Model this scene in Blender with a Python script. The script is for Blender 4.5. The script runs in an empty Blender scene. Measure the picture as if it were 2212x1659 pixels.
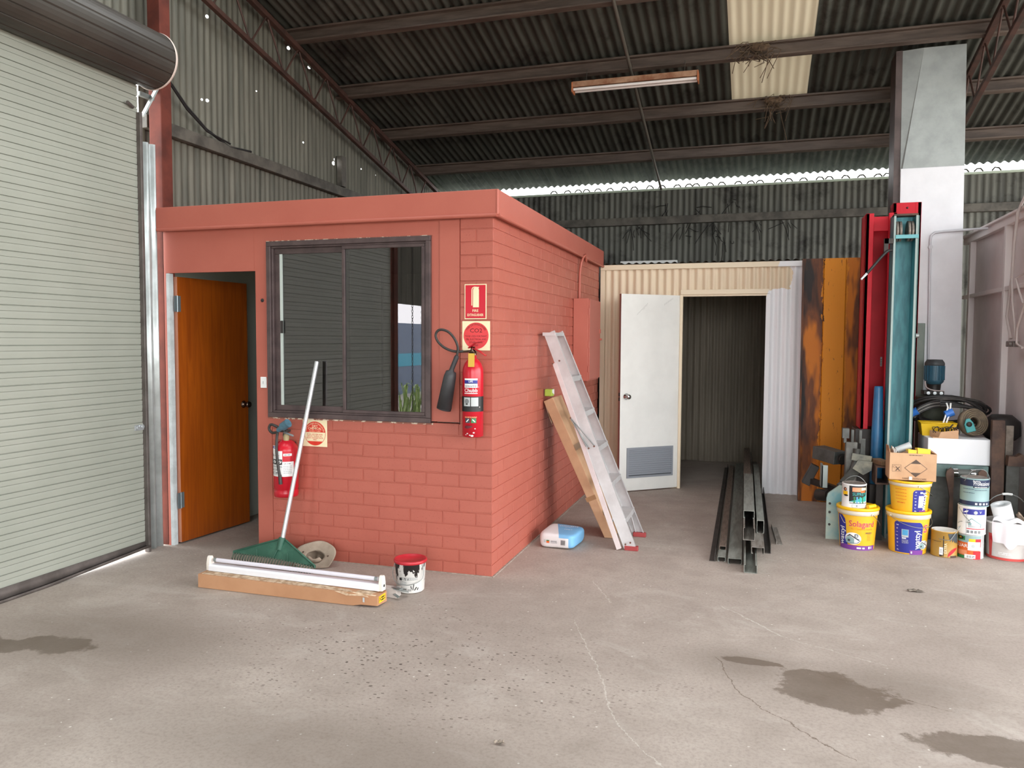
import bpy, bmesh, math, random
from mathutils import Vector, Matrix, Euler
random.seed(7)
S = bpy.context.scene
C = S.collection
PI = math.pi
R = math.radians

# ------------------------------------------------------------------ camera
cd = bpy.data.cameras.new('camera'); cam = bpy.data.objects.new('camera', cd); C.objects.link(cam)
cam.location = (1.655, -4.877, 1.589)
cam.rotation_euler = (R(86.776), R(-0.282), R(17.342))
cd.sensor_fit = 'HORIZONTAL'; cd.sensor_width = 36.0; cd.lens = 1685.06/2212*36
cd.clip_start = 0.05; cd.clip_end = 300
S.camera = cam
S.view_settings.view_transform = 'Standard'; S.view_settings.look = 'None'
S.view_settings.gamma = 1; S.view_settings.use_curve_mapping = False
S.view_settings.exposure = 1.62
S.cycles.use_denoising = True
S.cycles.max_bounces = 9; S.cycles.diffuse_bounces = 6; S.cycles.glossy_bounces = 4
S.cycles.transparent_max_bounces = 12
S.cycles.caustics_reflective = False; S.cycles.caustics_refractive = False
S.cycles.sample_clamp_indirect = 6

# ------------------------------------------------------------------ overcast sky
w = bpy.data.worlds.new('overcast_sky'); S.world = w; w.use_nodes = True
bg = w.node_tree.nodes['Background']; bg.inputs[0].default_value = (0.965, 0.985, 1.0, 1); bg.inputs[1].default_value = 2.6
w.cycles.sampling_method = 'AUTOMATIC'

# daylight portals: they light nothing, they tell the renderer where the sky comes in
def portal(name, loc, rot, sx, sy):
    l = bpy.data.lights.new(name, 'AREA'); l.shape = 'RECTANGLE'; l.size = sx; l.size_y = sy
    l.cycles.is_portal = True
    o = bpy.data.objects.new(name, l); C.objects.link(o); o.location = loc; o.rotation_euler = rot
    return o
RX = 7.5      # side wall with the big open bay
RY0, RY1, RZ = -9.2, 1.3, 4.3
portal('daylight_side_bay', (RX+0.05, (RY0+RY1)/2, RZ/2), (R(90), 0, R(90)), RY1-RY0, RZ)
portal('daylight_rear_side_bay', (RX+0.05, (RY1+5.45)/2, 3.65/2), (R(90), 0, R(90)), 5.45-RY1, 3.65)
portal('daylight_front_bay', (3.7, -10.55, 2.3), (R(-90), 0, 0), 7.2, 4.6)
portal('daylight_second_door', (-2.95, -6.3, 1.0), (R(90), 0, R(-90)), 4.0, 2.05)

for i_, sx_ in enumerate((-1.6, .6, 3.2, 5.6)):      # portals for the clear roof sheets added over the camera's end
    portal('daylight_added_roof_%d' % i_, (sx_, -1.6, 5.43), (R(-12.27), 0, 0), .82, 4.9)
# ------------------------------------------------------------------ materials
def lin(h):
    if isinstance(h, str):
        h = h.lstrip('#'); c = [int(h[i:i+2], 16)/255 for i in (0, 2, 4)]
    else: c = [v/255 for v in h]
    return tuple((v/12.92 if v <= .04045 else ((v+.055)/1.055)**2.4) for v in c)+(1,)
class N:
    """a little node-tree writer"""
    def __init__(s, name):
        s.m = bpy.data.materials.new(name); s.m.use_nodes = True; s.t = s.m.node_tree
        s.p = s.t.nodes['Principled BSDF']; s.out = s.t.nodes['Material Output']
        s._co = None
    def n(s, t, **k):
        x = s.t.nodes.new(t)
        for a, b in k.items(): setattr(x, a, b)
        return x
    def l(s, a, b): s.t.links.new(a, b)
    def set(s, sock, v):
        if hasattr(v, 'is_output'): s.l(v, sock)
        else: sock.default_value = v
    @property
    def co(s):
        if s._co is None: s._co = s.n('ShaderNodeTexCoord').outputs['Object']
        return s._co
    def scale(s, v, k, loc=(0, 0, 0)):
        m = s.n('ShaderNodeMapping'); m.inputs['Scale'].default_value = k; m.inputs['Location'].default_value = loc; s.l(v, m.inputs[0]); return m.outputs[0]
    def noise(s, sc, det=4, rough=.55, vec=None, dist=0):
        x = s.n('ShaderNodeTexNoise'); x.inputs['Scale'].default_value = sc; x.inputs['Detail'].default_value = det
        x.inputs['Roughness'].default_value = rough; x.inputs['Distortion'].default_value = dist
        s.l(vec if vec is not None else s.co, x.inputs['Vector']); return x
    def ramp(s, fac, stops):
        x = s.n('ShaderNodeValToRGB'); e = x.color_ramp.elements
        while len(e) < len(stops): e.new(.5)
        for q, (p, c) in zip(e, stops): q.position = p; q.color = c if len(c) == 4 else (c[0], c[0], c[0], 1)
        s.l(fac, x.inputs[0]); return x.outputs[0]
    def math(s, op, a, b=0.0, c=0.0, clamp=False):
        x = s.n('ShaderNodeMath', operation=op); x.use_clamp = clamp
        s.set(x.inputs[0], a); s.set(x.inputs[1], b); s.set(x.inputs[2], c); return x.outputs[0]
    def mix(s, fac, a, b, mode='MIX'):
        x = s.n('ShaderNodeMix', data_type='RGBA', blend_type=mode)
        s.set(x.inputs[0], fac); s.set(x.inputs[6], a); s.set(x.inputs[7], b); return x.outputs[2]
    def xyz(s, v=None):
        x = s.n('ShaderNodeSeparateXYZ'); s.l(v if v is not None else s.co, x.inputs[0]); return x.outputs
    def bump(s, h, st=.3, d=.002):
        x = s.n('ShaderNodeBump'); x.inputs['Strength'].default_value = st; x.inputs['Distance'].default_value = d
        s.l(h, x.inputs['Height']); s.l(x.outputs[0], s.p.inputs['Normal'])
    def base(s, c): s.set(s.p.inputs['Base Color'], c)
    def rough(s, r): s.set(s.p.inputs['Roughness'], r)
    def metal(s, r): s.set(s.p.inputs['Metallic'], r)
MATS = {}
def M(name, h, rough=.5, metal=0, h2=None, sc=6, lo=.4, hi=.62, bump=0, bsc=None, stretch=None, spec=None, det=5):
    """plain paint / metal / plastic with optional second tone in patches"""
    if name in MATS: return MATS[name]
    k = N(name); vec = k.scale(k.co, stretch) if stretch else None
    if h2 is not None:
        f = k.ramp(k.noise(sc, det, .6, vec).outputs[0], [(lo, (0,)), (hi, (1,))])
        k.base(k.mix(f, lin(h), lin(h2)))
    else: k.base(lin(h))
    k.rough(rough); k.metal(metal)
    if spec is not None: k.p.inputs['Specular IOR Level'].default_value = spec
    if bump: k.bump(k.noise(bsc or 60, 3, .6).outputs[0], bump, .003)
    MATS[name] = k.m; return k.m

# ------------------------------------------------------------------ mesh builder
class B:
    def __init__(s): s.v = []; s.f = []; s.m = []; s.sm = []
    def add(s, vs, fs, m=0, smooth=False):
        b = len(s.v); s.v += [Vector(p) for p in vs]
        for f in fs: s.f.append([b+i for i in f]); s.m.append(m); s.sm.append(smooth)
        return s
    def box(s, x0, x1, y0, y1, z0, z1, m=0, bev=0.0, T=None):
        vs, fs = boxmesh(x0, x1, y0, y1, z0, z1, bev)
        if T is not None: vs = [T @ Vector(p) for p in vs]
        return s.add(vs, fs, m)
    def beam(s, p, q, a, b, m=0, up=(0, 0, 1), bev=0.0, off=(0, 0)):
        """rectangular bar from p to q, a wide sideways and b high"""
        p, q = Vector(p), Vector(q); T = frame(p, q, up)
        L = (q-p).length
        return s.box(off[0]-a/2, off[0]+a/2, off[1]-b/2, off[1]+b/2, 0, L, m, bev, T)
    def tube(s, pts, r, n=10, m=0, closed=False, cap=True):
        pts = [Vector(p) for p in pts]; K = len(pts)
        rr = r if isinstance(r, (list, tuple)) else [r]*K
        ts = []
        for i in range(K):
            a = pts[(i-1) % K] if (closed or i > 0) else pts[i]; b = pts[(i+1) % K] if (closed or i < K-1) else pts[i]
            ts.append((b-a).normalized())
        u = Vector((0, 0, 1)) if abs(ts[0].z) < .9 else Vector((1, 0, 0))
        u = (u-ts[0]*u.dot(ts[0])).normalized(); vs = []
        for i in range(K):
            u = (u-ts[i]*u.dot(ts[i])).normalized(); w_ = ts[i].cross(u)
            for j in range(n):
                a = 2*PI*j/n; vs.append(pts[i]+(u*math.cos(a)+w_*math.sin(a))*rr[i])
        fs = [[i*n+j, i*n+(j+1) % n, (i+1)*n+(j+1) % n, (i+1)*n+j] for i in range(K-1) for j in range(n)]
        if closed:
            fs += [[(K-1)*n+j, (K-1)*n+(j+1) % n, (j+1) % n, j] for j in range(n)]
        s.add(vs, fs, m, True)
        if cap and not closed:
            s.add(vs[:n], [list(range(n))[::-1]], m); s.add(vs[-n:], [list(range(n))], m)
        return s
    def lathe(s, prof, n=32, c=(0, 0, 0), m=0, T=None, smooth=True, closed=False):
        vs = []
        for r, z in prof:
            for j in range(n):
                a = 2*PI*j/n; vs.append(Vector((r*math.cos(a), r*math.sin(a), z)))
        if T is not None: vs = [T @ p for p in vs]
        vs = [p+Vector(c) for p in vs]
        K = len(prof)
        fs = [[i*n+j, i*n+(j+1) % n, (i+1)*n+(j+1) % n, (i+1)*n+j] for i in range(K-1) for j in range(n)]
        if closed: fs += [[(K-1)*n+j, (K-1)*n+(j+1) % n, (j+1) % n, j] for j in range(n)]
        return s.add(vs, fs, m, smooth)
    def prism(s, poly, p, q, m=0, up=(0, 0, 1), smooth=False, cap=True):
        """polygon (a, b) swept from p to q; a is sideways, b is up"""
        p, q = Vector(p), Vector(q); T = frame(p, q, up); L = (q-p).length; n = len(poly)
        vs = [T @ Vector((a, b, 0)) for a, b in poly]+[T @ Vector((a, b, L)) for a, b in poly]
        fs = [[i, (i+1) % n, n+(i+1) % n, n+i] for i in range(n)]
        s.add(vs, fs, m, smooth)
        if cap: s.add(vs, [list(range(n))[::-1], list(range(n, 2*n))], m)
        return s
    def grid(s, f, nu, nv, m=0, smooth=True, wrap=False):
        vs = [f(i/nu, j/nv) for j in range(nv+1) for i in range(nu+1)]
        fs = [[j*(nu+1)+i, j*(nu+1)+i+1, (j+1)*(nu+1)+i+1, (j+1)*(nu+1)+i] for j in range(nv) for i in range(nu)]
        return s.add(vs, fs, m, smooth)
    def build(s, name, mats, parent=None, bevel=0.0, local=False, segs=2, solid=0.0, weld=False, own=True, recalc=False):
        if not isinstance(mats, (list, tuple)): mats = [mats]
        top = parent
        while top is not None and top.parent is not None: top = top.parent
        vs = s.v; loc = Vector((0, 0, 0))
        if top is not None and not local:
            inv = TM[top.name].inverted(); vs = [inv @ p for p in vs]
        if parent is None and own and vs and not local:
            xs = [p.x for p in vs]; ys = [p.y for p in vs]; zs = [p.z for p in vs]
            loc = Vector(((min(xs)+max(xs))/2, (min(ys)+max(ys))/2, min(zs))); vs = [p-loc for p in vs]
        me = bpy.data.meshes.new(name); me.from_pydata([tuple(p) for p in vs], [], s.f)
        for mt in mats: me.materials.append(mt)
        me.polygons.foreach_set('material_index', s.m); me.polygons.foreach_set('use_smooth', s.sm)
        if weld or recalc:
            bm = bmesh.new(); bm.from_mesh(me)
            if weld: bmesh.ops.remove_doubles(bm, verts=bm.verts, dist=1e-5)
            bmesh.ops.recalc_face_normals(bm, faces=bm.faces); bm.to_mesh(me); bm.free()
        me.update()
        o = bpy.data.objects.new(name, me); C.objects.link(o)
        if parent is not None: o.parent = parent
        else:
            o.location = loc; TM[o.name] = Matrix.Translation(loc)
        if solid:
            md = o.modifiers.new('thickness', 'SOLIDIFY'); md.thickness = solid; md.offset = 0
        if bevel:
            md = o.modifiers.new('bevel', 'BEVEL'); md.width = bevel; md.segments = segs; md.limit_method = 'ANGLE'; md.angle_limit = R(40)
        return o
TM = {}
def frame(p, q, up=(0, 0, 1)):
    z = (q-p).normalized(); u = Vector(up)
    if abs(z.dot(u.normalized())) > .99: u = Vector((0, 1, 0))
    x = u.cross(z).normalized(); y = z.cross(x)
    return Matrix(((x.x, y.x, z.x, p.x), (x.y, y.y, z.y, p.y), (x.z, y.z, z.z, p.z), (0, 0, 0, 1)))
def boxmesh(x0, x1, y0, y1, z0, z1, bev=0.0):
    if bev <= 0:
        vs = [(x, y, z) for z in (z0, z1) for y in (y0, y1) for x in (x0, x1)]
        return vs, [[0, 2, 3, 1], [4, 5, 7, 6], [0, 1, 5, 4], [2, 6, 7, 3], [0, 4, 6, 2], [1, 3, 7, 5]]
    bm = bmesh.new(); bmesh.ops.create_cube(bm, size=1)
    for v in bm.verts: v.co = Vector(((x0+x1)/2+v.co.x*(x1-x0), (y0+y1)/2+v.co.y*(y1-y0), (z0+z1)/2+v.co.z*(z1-z0)))
    bmesh.ops.bevel(bm, geom=bm.edges[:], offset=bev, segments=2, affect='EDGES', profile=.5)
    bm.verts.index_update()
    r = [v.co.copy() for v in bm.verts], [[v.index for v in f.verts] for f in bm.faces]; bm.free(); return r
def thing(name, label, cat, loc=(0, 0, 0), rz=0.0, group=None):
    o = bpy.data.objects.new(name, None); C.objects.link(o); o.empty_display_size = .1
    o.location = loc; o.rotation_euler = (0, 0, rz); TM[o.name] = Matrix.Translation(Vector(loc)) @ Matrix.Rotation(rz, 4, 'Z')
    o['label'] = label; o['category'] = cat
    if group: o['group'] = group
    return o
def tag(o, label, cat, group=None):
    o['label'] = label; o['category'] = cat
    if group: o['group'] = group
    return o
def struct(o): o['kind'] = 'structure'; return o
def dup(root, loc, rz=0.0, label=None, group=None):
    r = root.copy(); C.objects.link(r); r.location = loc; r.rotation_euler = (0, 0, rz)
    TM[r.name] = Matrix.Translation(Vector(loc)) @ Matrix.Rotation(rz, 4, 'Z')
    if label: r['label'] = label
    if group: r['group'] = group
    for ch in list(root.children):
        c = ch.copy(); C.objects.link(c); c.parent = r
        for g in ch.children:
            d = g.copy(); C.objects.link(d); d.parent = c
    return r

# ------------------------------------------------------------------ printed matter (labels, signs)
class Decal:
    """flat shapes in (u, v) metres laid on a surface by place(u, v, d)"""
    def __init__(s, place, curved=False, step=.012):
        s.place = place; s.curved = curved; s.step = step; s.b = B(); s.names = []; s.k = 0
    def mi(s, m):
        if m not in s.names: s.names.append(m)
        return s.names.index(m)
    def mesh(s, vs, fs, m, d):
        bm = bmesh.new(); bv = [bm.verts.new((p[0], p[1], 0)) for p in vs]
        for f in fs:
            try: bm.faces.new([bv[i] for i in f])
            except ValueError: pass
        if s.curved and vs:
            u0 = min(p[0] for p in vs); u1 = max(p[0] for p in vs); u = math.ceil(u0/s.step)*s.step
            while u < u1:
                g = bm.verts[:]+bm.edges[:]+bm.faces[:]
                bmesh.ops.bisect_plane(bm, geom=g, plane_co=(u, 0, 0), plane_no=(1, 0, 0), dist=1e-7); u += s.step
        bm.verts.index_update()
        s.b.add([s.place(v.co.x, v.co.y, d) for v in bm.verts], [[v.index for v in f.verts] for f in bm.faces], s.mi(m)); bm.free()
    def d(s): s.k += 1; return .0006+.00022*s.k
    def poly(s, pts, m): s.mesh(pts, [list(range(len(pts)))], m, s.d())
    def rect(s, u0, u1, v0, v1, m): s.poly([(u0, v0), (u1, v0), (u1, v1), (u0, v1)], m)
    def disc(s, u, v, r, m, n=40, a0=0, a1=2*PI, rv=None):
        rv = rv or r
        s.poly([(u+r*math.cos(a0+(a1-a0)*i/n), v+rv*math.sin(a0+(a1-a0)*i/n)) for i in range(n+(0 if a1-a0 > 6.28 else 1))], m)
    def line(s, pts, wd, m):
        for (a, b) in zip(pts, pts[1:]):
            dx, dy = b[0]-a[0], b[1]-a[1]; L = math.hypot(dx, dy) or 1; nx, ny = -dy/L*wd/2, dx/L*wd/2
            s.poly([(a[0]-nx, a[1]-ny), (b[0]-nx, b[1]-ny), (b[0]+nx, b[1]+ny), (a[0]+nx, a[1]+ny)], m); s.k -= 1
        s.k += 1
    def rows(s, u0, u1, vs, h, m, seed=0):
        """fine print too small to read: broken bars"""
        rnd = random.Random(seed)
        for v in vs:
            u = u0
            while u < u1-.002:
                L = rnd.uniform(.006, .016)*(h/.003); e = min(u+L, u1); s.rect(u, e, v, v+h, m); s.k -= 1; u = e+h*.7
        s.k += 1
    def text(s, body, u, v, h, m, rot=0, align='CENTER', wide=1.0, bold=0, arc=None):
        vs, fs = textmesh(body, align, bold)
        ca, sa = math.cos(rot), math.sin(rot); pts = []
        for x, y in vs:
            x, y = x*h*wide, y*h
            if arc:
                a = PI/2-x/arc if arc > 0 else -PI/2-x/arc
                rr = abs(arc)+(y if arc > 0 else -y); pts.append((u+rr*math.cos(a), v+rr*math.sin(a)))
            else: pts.append((u+x*ca-y*sa, v+x*sa+y*ca))
        s.mesh(pts, fs, m, s.d())
    def build(s, name, parent, **k):
        return s.b.build(name, [MATS[n] for n in s.names], parent, **k)
_T = {}
def textmesh(body, align='CENTER', bold=0):
    key = (body, align, bold)
    if key not in _T:
        cu = bpy.data.curves.new('t', 'FONT'); cu.body = body; cu.align_x = align; cu.size = 1.4; cu.resolution_u = 2; cu.offset = bold
        ob = bpy.data.objects.new('t', cu); me = bpy.data.meshes.new_from_object(ob)
        _T[key] = ([(v.co.x, v.co.y) for v in me.vertices], [list(p.vertices) for p in me.polygons])
        bpy.data.objects.remove(ob); bpy.data.curves.remove(cu); bpy.data.meshes.remove(me)
    return _T[key]
def on_cyl(c, z0, r0, r1, h, ang):
    """place() on an upright can: u runs along the arc from the facing angle, v up from the base"""
    c = Vector(c)
    def pl(u, v, d):
        r = r0+(r1-r0)*v/h; a = ang+u/((r0+r1)/2); r += d
        return c+Vector((r*math.cos(a), r*math.sin(a), z0+v))
    return pl
def on_plane(o, ud, vd):
    o, ud, vd = Vector(o), Vector(ud).normalized(), Vector(vd).normalized(); n = ud.cross(vd)
    return lambda u, v, d: o+ud*u+vd*v+n*d
for nm, hx in dict(p_white='EDEDEB', p_cream='EFE3BE', p_red='C8202C', p_black='1C1B1B', p_blue='2B2F8C', p_navy='23304F', p_yellow='F2BE18',
                   p_purple='7A3C92', p_orange='D9652A', p_green='2E7A45', p_grey='7C7F80', p_lgrey='B9BDBD', p_aqua='8DA9AA', p_sky='4E9CC9', p_gold='A9823A',
                   p_brown='4A372A', p_coral='D2504A', p_teal='2FA9A4', p_peach='E0926A', p_dgrey='3B4247').items(): M(nm, hx, .45)

# ------------------------------------------------------------------ shared materials
def corr_mat(name, a, b, rough=.55, metal=.35, streak=(18, 18, 1.2), holes=None, lo=.35, hi=.7, dirt=None):
    k = N(name); n1 = k.noise(1, 5, .65, k.scale(k.co, streak)).outputs[0]
    c = k.mix(k.ramp(n1, [(lo, (0,)), (hi, (1,))]), lin(a), lin(b))
    if dirt:
        n2 = k.noise(2.2, 6, .7).outputs[0]; c = k.mix(k.ramp(n2, [(.5, (0,)), (.68, (1,))]), c, lin(dirt))
    k.base(c); k.rough(rough); k.metal(metal)
    if holes:
        geo = k.n('ShaderNodeNewGeometry').outputs['Position']; acc = None
        for (p, r) in holes:
            d = k.n('ShaderNodeVectorMath', operation='DISTANCE'); k.l(geo, d.inputs[0]); d.inputs[1].default_value = p
            h = k.math('LESS_THAN', d.outputs['Value'], r); acc = h if acc is None else k.math('MAXIMUM', acc, h)
        k.l(k.math('SUBTRACT', 1.0, acc), k.p.inputs['Alpha'])
    MATS[name] = k.m; return k.m
# =================================================================== THE SETTING
def zr(y):                       # underside of the roof sheets
    return 4.624-.2174*(y-1.942) if y > -4 else 5.9157-.2174*(-4-y)
PB = .13                         # purlin depth
def corr(b, o, ud, vd, nd, u0, u1, pitch, depth, bot, top, m=0, segs=6, rows=1):
    o, ud, vd, nd = Vector(o), Vector(ud), Vector(vd), Vector(nd)
    n = max(2, int(round((u1-u0)/pitch*segs))); f = lambda q, u: q(u) if callable(q) else q
    def P(s, t):
        u = u0+(u1-u0)*s
        return o+ud*u+vd*(f(bot, u)+(f(top, u)-f(bot, u))*t)+nd*(depth/2*math.cos(2*PI*u/pitch))
    b.grid(P, n, rows, m)
# ---- floor: stained concrete slab
def floor_mat():
    k = N('concrete_floor'); co = k.co
    big = k.noise(.55, 5, .6).outputs[0]; mid = k.noise(3.2, 6, .65).outputs[0]; fine = k.noise(60, 3, .7).outputs[0]
    c = k.mix(k.ramp(big, [(.35, (0,)), (.68, (1,))]), lin('B3A79D'), lin('9F9289'))
    c = k.mix(k.ramp(mid, [(.42, (0,)), (.75, (.55,))]), c, lin('8B7F75'))
    c = k.mix(k.ramp(mid, [(.22, (.5,)), (.36, (0,))]), c, lin('C2BAB2'))
    c = k.mix(k.ramp(fine, [(.3, (.35,)), (.55, (0,))]), c, lin('71665D'))
    wipe = k.noise(1, 7, .68, k.scale(co, (1.6, 2.6, 1)), 1.4).outputs[0]
    c = k.mix(k.ramp(wipe, [(.54, (0,)), (.76, (.35,))]), c, lin('C9C1B9')); c = k.mix(k.ramp(wipe, [(.26, (.4,)), (.42, (0,))]), c, lin('82776C'))
    # a worn zone of dark pits and one of pale paint flecks
    v = k.n('ShaderNodeTexVoronoi'); v.inputs['Scale'].default_value = 1; k.l(k.scale(co, (34, 58, 40)), v.inputs['Vector']); v.inputs['Randomness'].default_value = 1
    cell = k.n('ShaderNodeSeparateColor'); k.l(v.outputs['Color'], cell.inputs[0])
    pits = k.math('LESS_THAN', k.math('ADD', v.outputs['Distance'], k.math('MULTIPLY', k.math('SUBTRACT', fine, .5), .25)), k.math('SUBTRACT', k.math('MULTIPLY', cell.outputs[0], .5), .17))
    X, Y, Z = k.xyz()
    def blob(cx, cy, rx, ry, soft=.35, wob=.5, nz=None):
        dx = k.math('DIVIDE', k.math('SUBTRACT', X, cx), rx); dy = k.math('DIVIDE', k.math('SUBTRACT', Y, cy), ry)
        d = k.math('SQRT', k.math('ADD', k.math('MULTIPLY', dx, dx), k.math('MULTIPLY', dy, dy)))
        d = k.math('ADD', d, k.math('MULTIPLY', k.math('SUBTRACT', nz if nz is not None else mid, .5), wob))
        return k.ramp(d, [(1-soft, (1,)), (1, (0,))])
    zone = blob(.1, -1.35, 1.5, .9, .8, 1.6)
    rnd = k.math('GREATER_THAN', k.noise(7, 3, .6).outputs[0], .40)
    c = k.mix(k.math('MULTIPLY', k.math('MULTIPLY', pits, zone), k.math('MULTIPLY', rnd, .95)), c, lin('4A4038'))
    v2 = k.n('ShaderNodeTexVoronoi'); v2.inputs['Scale'].default_value = 17; k.l(co, v2.inputs['Vector'])
    fl = k.math('MULTIPLY', k.ramp(v2.outputs['Distance'], [(0, (1,)), (.07, (1,)), (.1, (0,))]), k.math('GREATER_THAN', k.noise(5, 2, .5).outputs[0], .56))
    c = k.mix(k.math('MULTIPLY', fl, .75), c, lin('D9D4CC'))
    # broad dark grime
    for a in ((-1.6, -1.6, .9, .5), (1.62, -.95, .36, .26), (2.3, -1.0, .5, .3), (.2, -2.3, 1.2, .4)):
        c = k.mix(k.math('MULTIPLY', blob(*a, .7, 1.0), .5), c, lin('6E6257'))
    # hairline cracks: jittered lines
    wob = k.noise(7, 5, .7); wv = k.n('ShaderNodeVectorMath', operation='SCALE'); wv.inputs['Scale'].default_value = .09
    sb = k.n('ShaderNodeVectorMath', operation='SUBTRACT'); k.l(wob.outputs['Color'], sb.inputs[0]); sb.inputs[1].default_value = (.5, .5, .5); k.l(sb.outputs[0], wv.inputs[0])
    ad = k.n('ShaderNodeVectorMath', operation='ADD'); k.l(co, ad.inputs[0]); k.l(wv.outputs[0], ad.inputs[1]); WX, WY, _ = k.xyz(ad.outputs[0])
    def seg(p, q, wd):
        L = math.hypot(q[0]-p[0], q[1]-p[1]); ux, uy = (q[0]-p[0])/L, (q[1]-p[1])/L
        ax = k.math('SUBTRACT', WX, p[0]); ay = k.math('SUBTRACT', WY, p[1])
        t = k.math('MINIMUM', k.math('MAXIMUM', k.math('ADD', k.math('MULTIPLY', ax, ux), k.math('MULTIPLY', ay, uy)), 0.0), L)
        ex = k.math('SUBTRACT', ax, k.math('MULTIPLY', t, ux)); ey = k.math('SUBTRACT', ay, k.math('MULTIPLY', t, uy))
        return k.math('LESS_THAN', k.math('ADD', k.math('MULTIPLY', ex, ex), k.math('MULTIPLY', ey, ey)), wd*wd)
    pale = None
    for p, q, wd in (((.66, .13), (.85, -.25), .003), ((.70, -.61), (.95, -1.2), .003), ((.95, -1.2), (1.13, -1.72), .0035), ((1.13, -1.72), (1.39, -2.05), .0025), ((1.5, -.11), (1.82, -.5), .005), ((1.82, -.5), (2.3, -.75), .002)):
        h = seg(p, q, wd); pale = h if pale is None else k.math('MAXIMUM', pale, h)
    c = k.mix(k.math('MULTIPLY', k.math('MULTIPLY', pale, .55), k.ramp(fine, [(.35, (.25,)), (.6, (1,))])), c, lin('CFC9C0'))
    dark = None
    for p, q, wd in (((1.5, -.9), (1.62, -1.3), .0025), ((1.62, -1.3), (2.05, -1.75), .0025), ((1.9, -.9), (2.5, -1.2), .002)):
        h = seg(p, q, wd); dark = h if dark is None else k.math('MAXIMUM', dark, h)
    c = k.mix(k.math('MULTIPLY', dark, .7), c, lin('5A4A3C'))
    # damp oil stains
    wet = None; mix2 = k.math('ADD', k.math('MULTIPLY', k.noise(4.5, 3, .5).outputs[0], .6), k.math('MULTIPLY', k.noise(17, 5, .7).outputs[0], .4))
    for a in ((2.03, -1.13, .24, .2), (1.93, -1.0, .14, .1), (2.68, -1.5, .36, .15), (-1.77, -1.79, .23, .11), (-2.1, -1.9, .2, .1), (1.66, -.9, .17, .04)):
        h = blob(*a, .16, 2.6, mix2); wet = h if wet is None else k.math('MAXIMUM', wet, h)
    c = k.mix(k.math('MULTIPLY', wet, k.ramp(mid, [(.3, (.9,)), (.7, (.62,))])), c, lin('63564A'))
    k.base(c); k.rough(k.math('SUBTRACT', .72, k.math('MULTIPLY', wet, .2)))
    k.p.inputs['Specular IOR Level'].default_value = .35
    k.bump(k.mix(.5, fine, mid), .25, .004); MATS['floor'] = k.m; return k.m
b = B(); b.box(-2.86, RX, -10.6, 5.76, -.12, 0.0); struct(b.build('floor', floor_mat(), own=False))
M('outdoor_concrete', 'B9B4AA', .8, h2='A39E94', sc=1.5); M('added_grass', '26351D', .9, h2='1C2815', sc=3)
b = B(); b.box(-60, 60, -60, 60, -.4, -.13); struct(b.build('ground', MATS['outdoor_concrete'], own=False))
b = B(); b.box(-7.5, -2.86, -10.6, 1.5, -.13, -.01); b.box(RX, RX+6, -10.6, 3, -.13, -.01); struct(b.build('pavement', MATS['outdoor_concrete'], own=False))

b = B(); b.box(-12, 20, 5.9, 40, -.13, -.05); struct(b.build('added_lawn', MATS['added_grass'], own=False))  # added out of view to dim and green the bounce under the eaves
# ---- roof sheets, with one translucent strip
corr_mat('roof_iron', '5B5C55', '34352F', .6, .3, (11, .6, 1), dirt='262320')
corr_mat('wall_iron', '737064', '504F46', .6, .25, (14, 14, .8), holes=[((-2.85, y, z), r) for y, z, r in (
    (.822, 4.316, .014), (.74, 3.602, .009), (.81, 3.615, .014), (2.035, 4.48, .017), (2.414, 4.419, .018), (2.277, 3.612, .011), (2.886, 3.531, .022), (2.90, 3.575, .016), (3.08, 3.624, .011),
    (3.535, 3.605, .011), (3.889, 3.6, .014), (3.587, 4.071, .011), (4.2, 3.62, .006), (1.5, 3.9, .006))])
corr_mat('back_iron', '6E6E66', '484843', .65, .2, (13, 13, .7), dirt='2A2825')
k = N('skylight_sheet'); k.base(lin('CFC6B2')); k.rough(.5)
tr = k.n('ShaderNodeBsdfTranslucent'); tr.inputs[0].default_value = lin('D8C9A6'); mx = k.n('ShaderNodeMixShader'); mx.inputs[0].default_value = .035
k.l(k.p.outputs[0], mx.inputs[1]); k.l(tr.outputs[0], mx.inputs[2]); k.l(mx.outputs[0], k.out.inputs[0]); MATS['skylight_sheet'] = k.m
YE = 5.88
sl = Vector((0, 1, -.2174))
b = B(); nrm = Vector((0, .2174, 1)).normalized()
RO = (0, -4, zr(-3.999)+.012)
for x0, x1 in ((-2.97, 1.35), (2.11, RX+.3)):
    corr(b, RO, (1, 0, 0), sl, nrm, x0, x1, .0893, .027, 4.85, 9.98, 0, 8)
corr(b, RO, (1, 0, 0), sl, nrm, 1.35, 2.11, .0893, .02, 4.85, 5.75, 0, 6)
CLX = (-1.6, .6, 3.2, 5.6); ed = [-2.97]+[q for c in CLX for q in (c-.4, c+.4)]+[RX+.3]
for x0, x1 in zip(ed[0::2], ed[1::2]): corr(b, RO, (1, 0, 0), sl, nrm, x0, x1, .0893, .02, 0, 4.85, 0, 4)
corr(b, RO, (1, 0, 0), sl, nrm, 1.35, 2.11, .0893, .027, 8.10, 9.98, 0, 8)
corr(b, (0, -4, zr(-3.999)+.012), (1, 0, 0), Vector((0, -1, -.2174)), nrm, -2.97, RX+.3, .0893, .02, 0, 6.9, 0, 4)
struct(b.build('ceiling', MATS['roof_iron'], own=False))
b = B(); corr(b, (0, -4, zr(-3.999)+.016), (1, 0, 0), sl, nrm, 1.33, 2.13, .0893, .02, 5.6, 8.12, 0, 8)
tag(struct(b.build('ceiling_skylight', MATS['skylight_sheet'])), 'cream translucent corrugated skylight sheet set in the dark roof', 'skylight')

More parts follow.
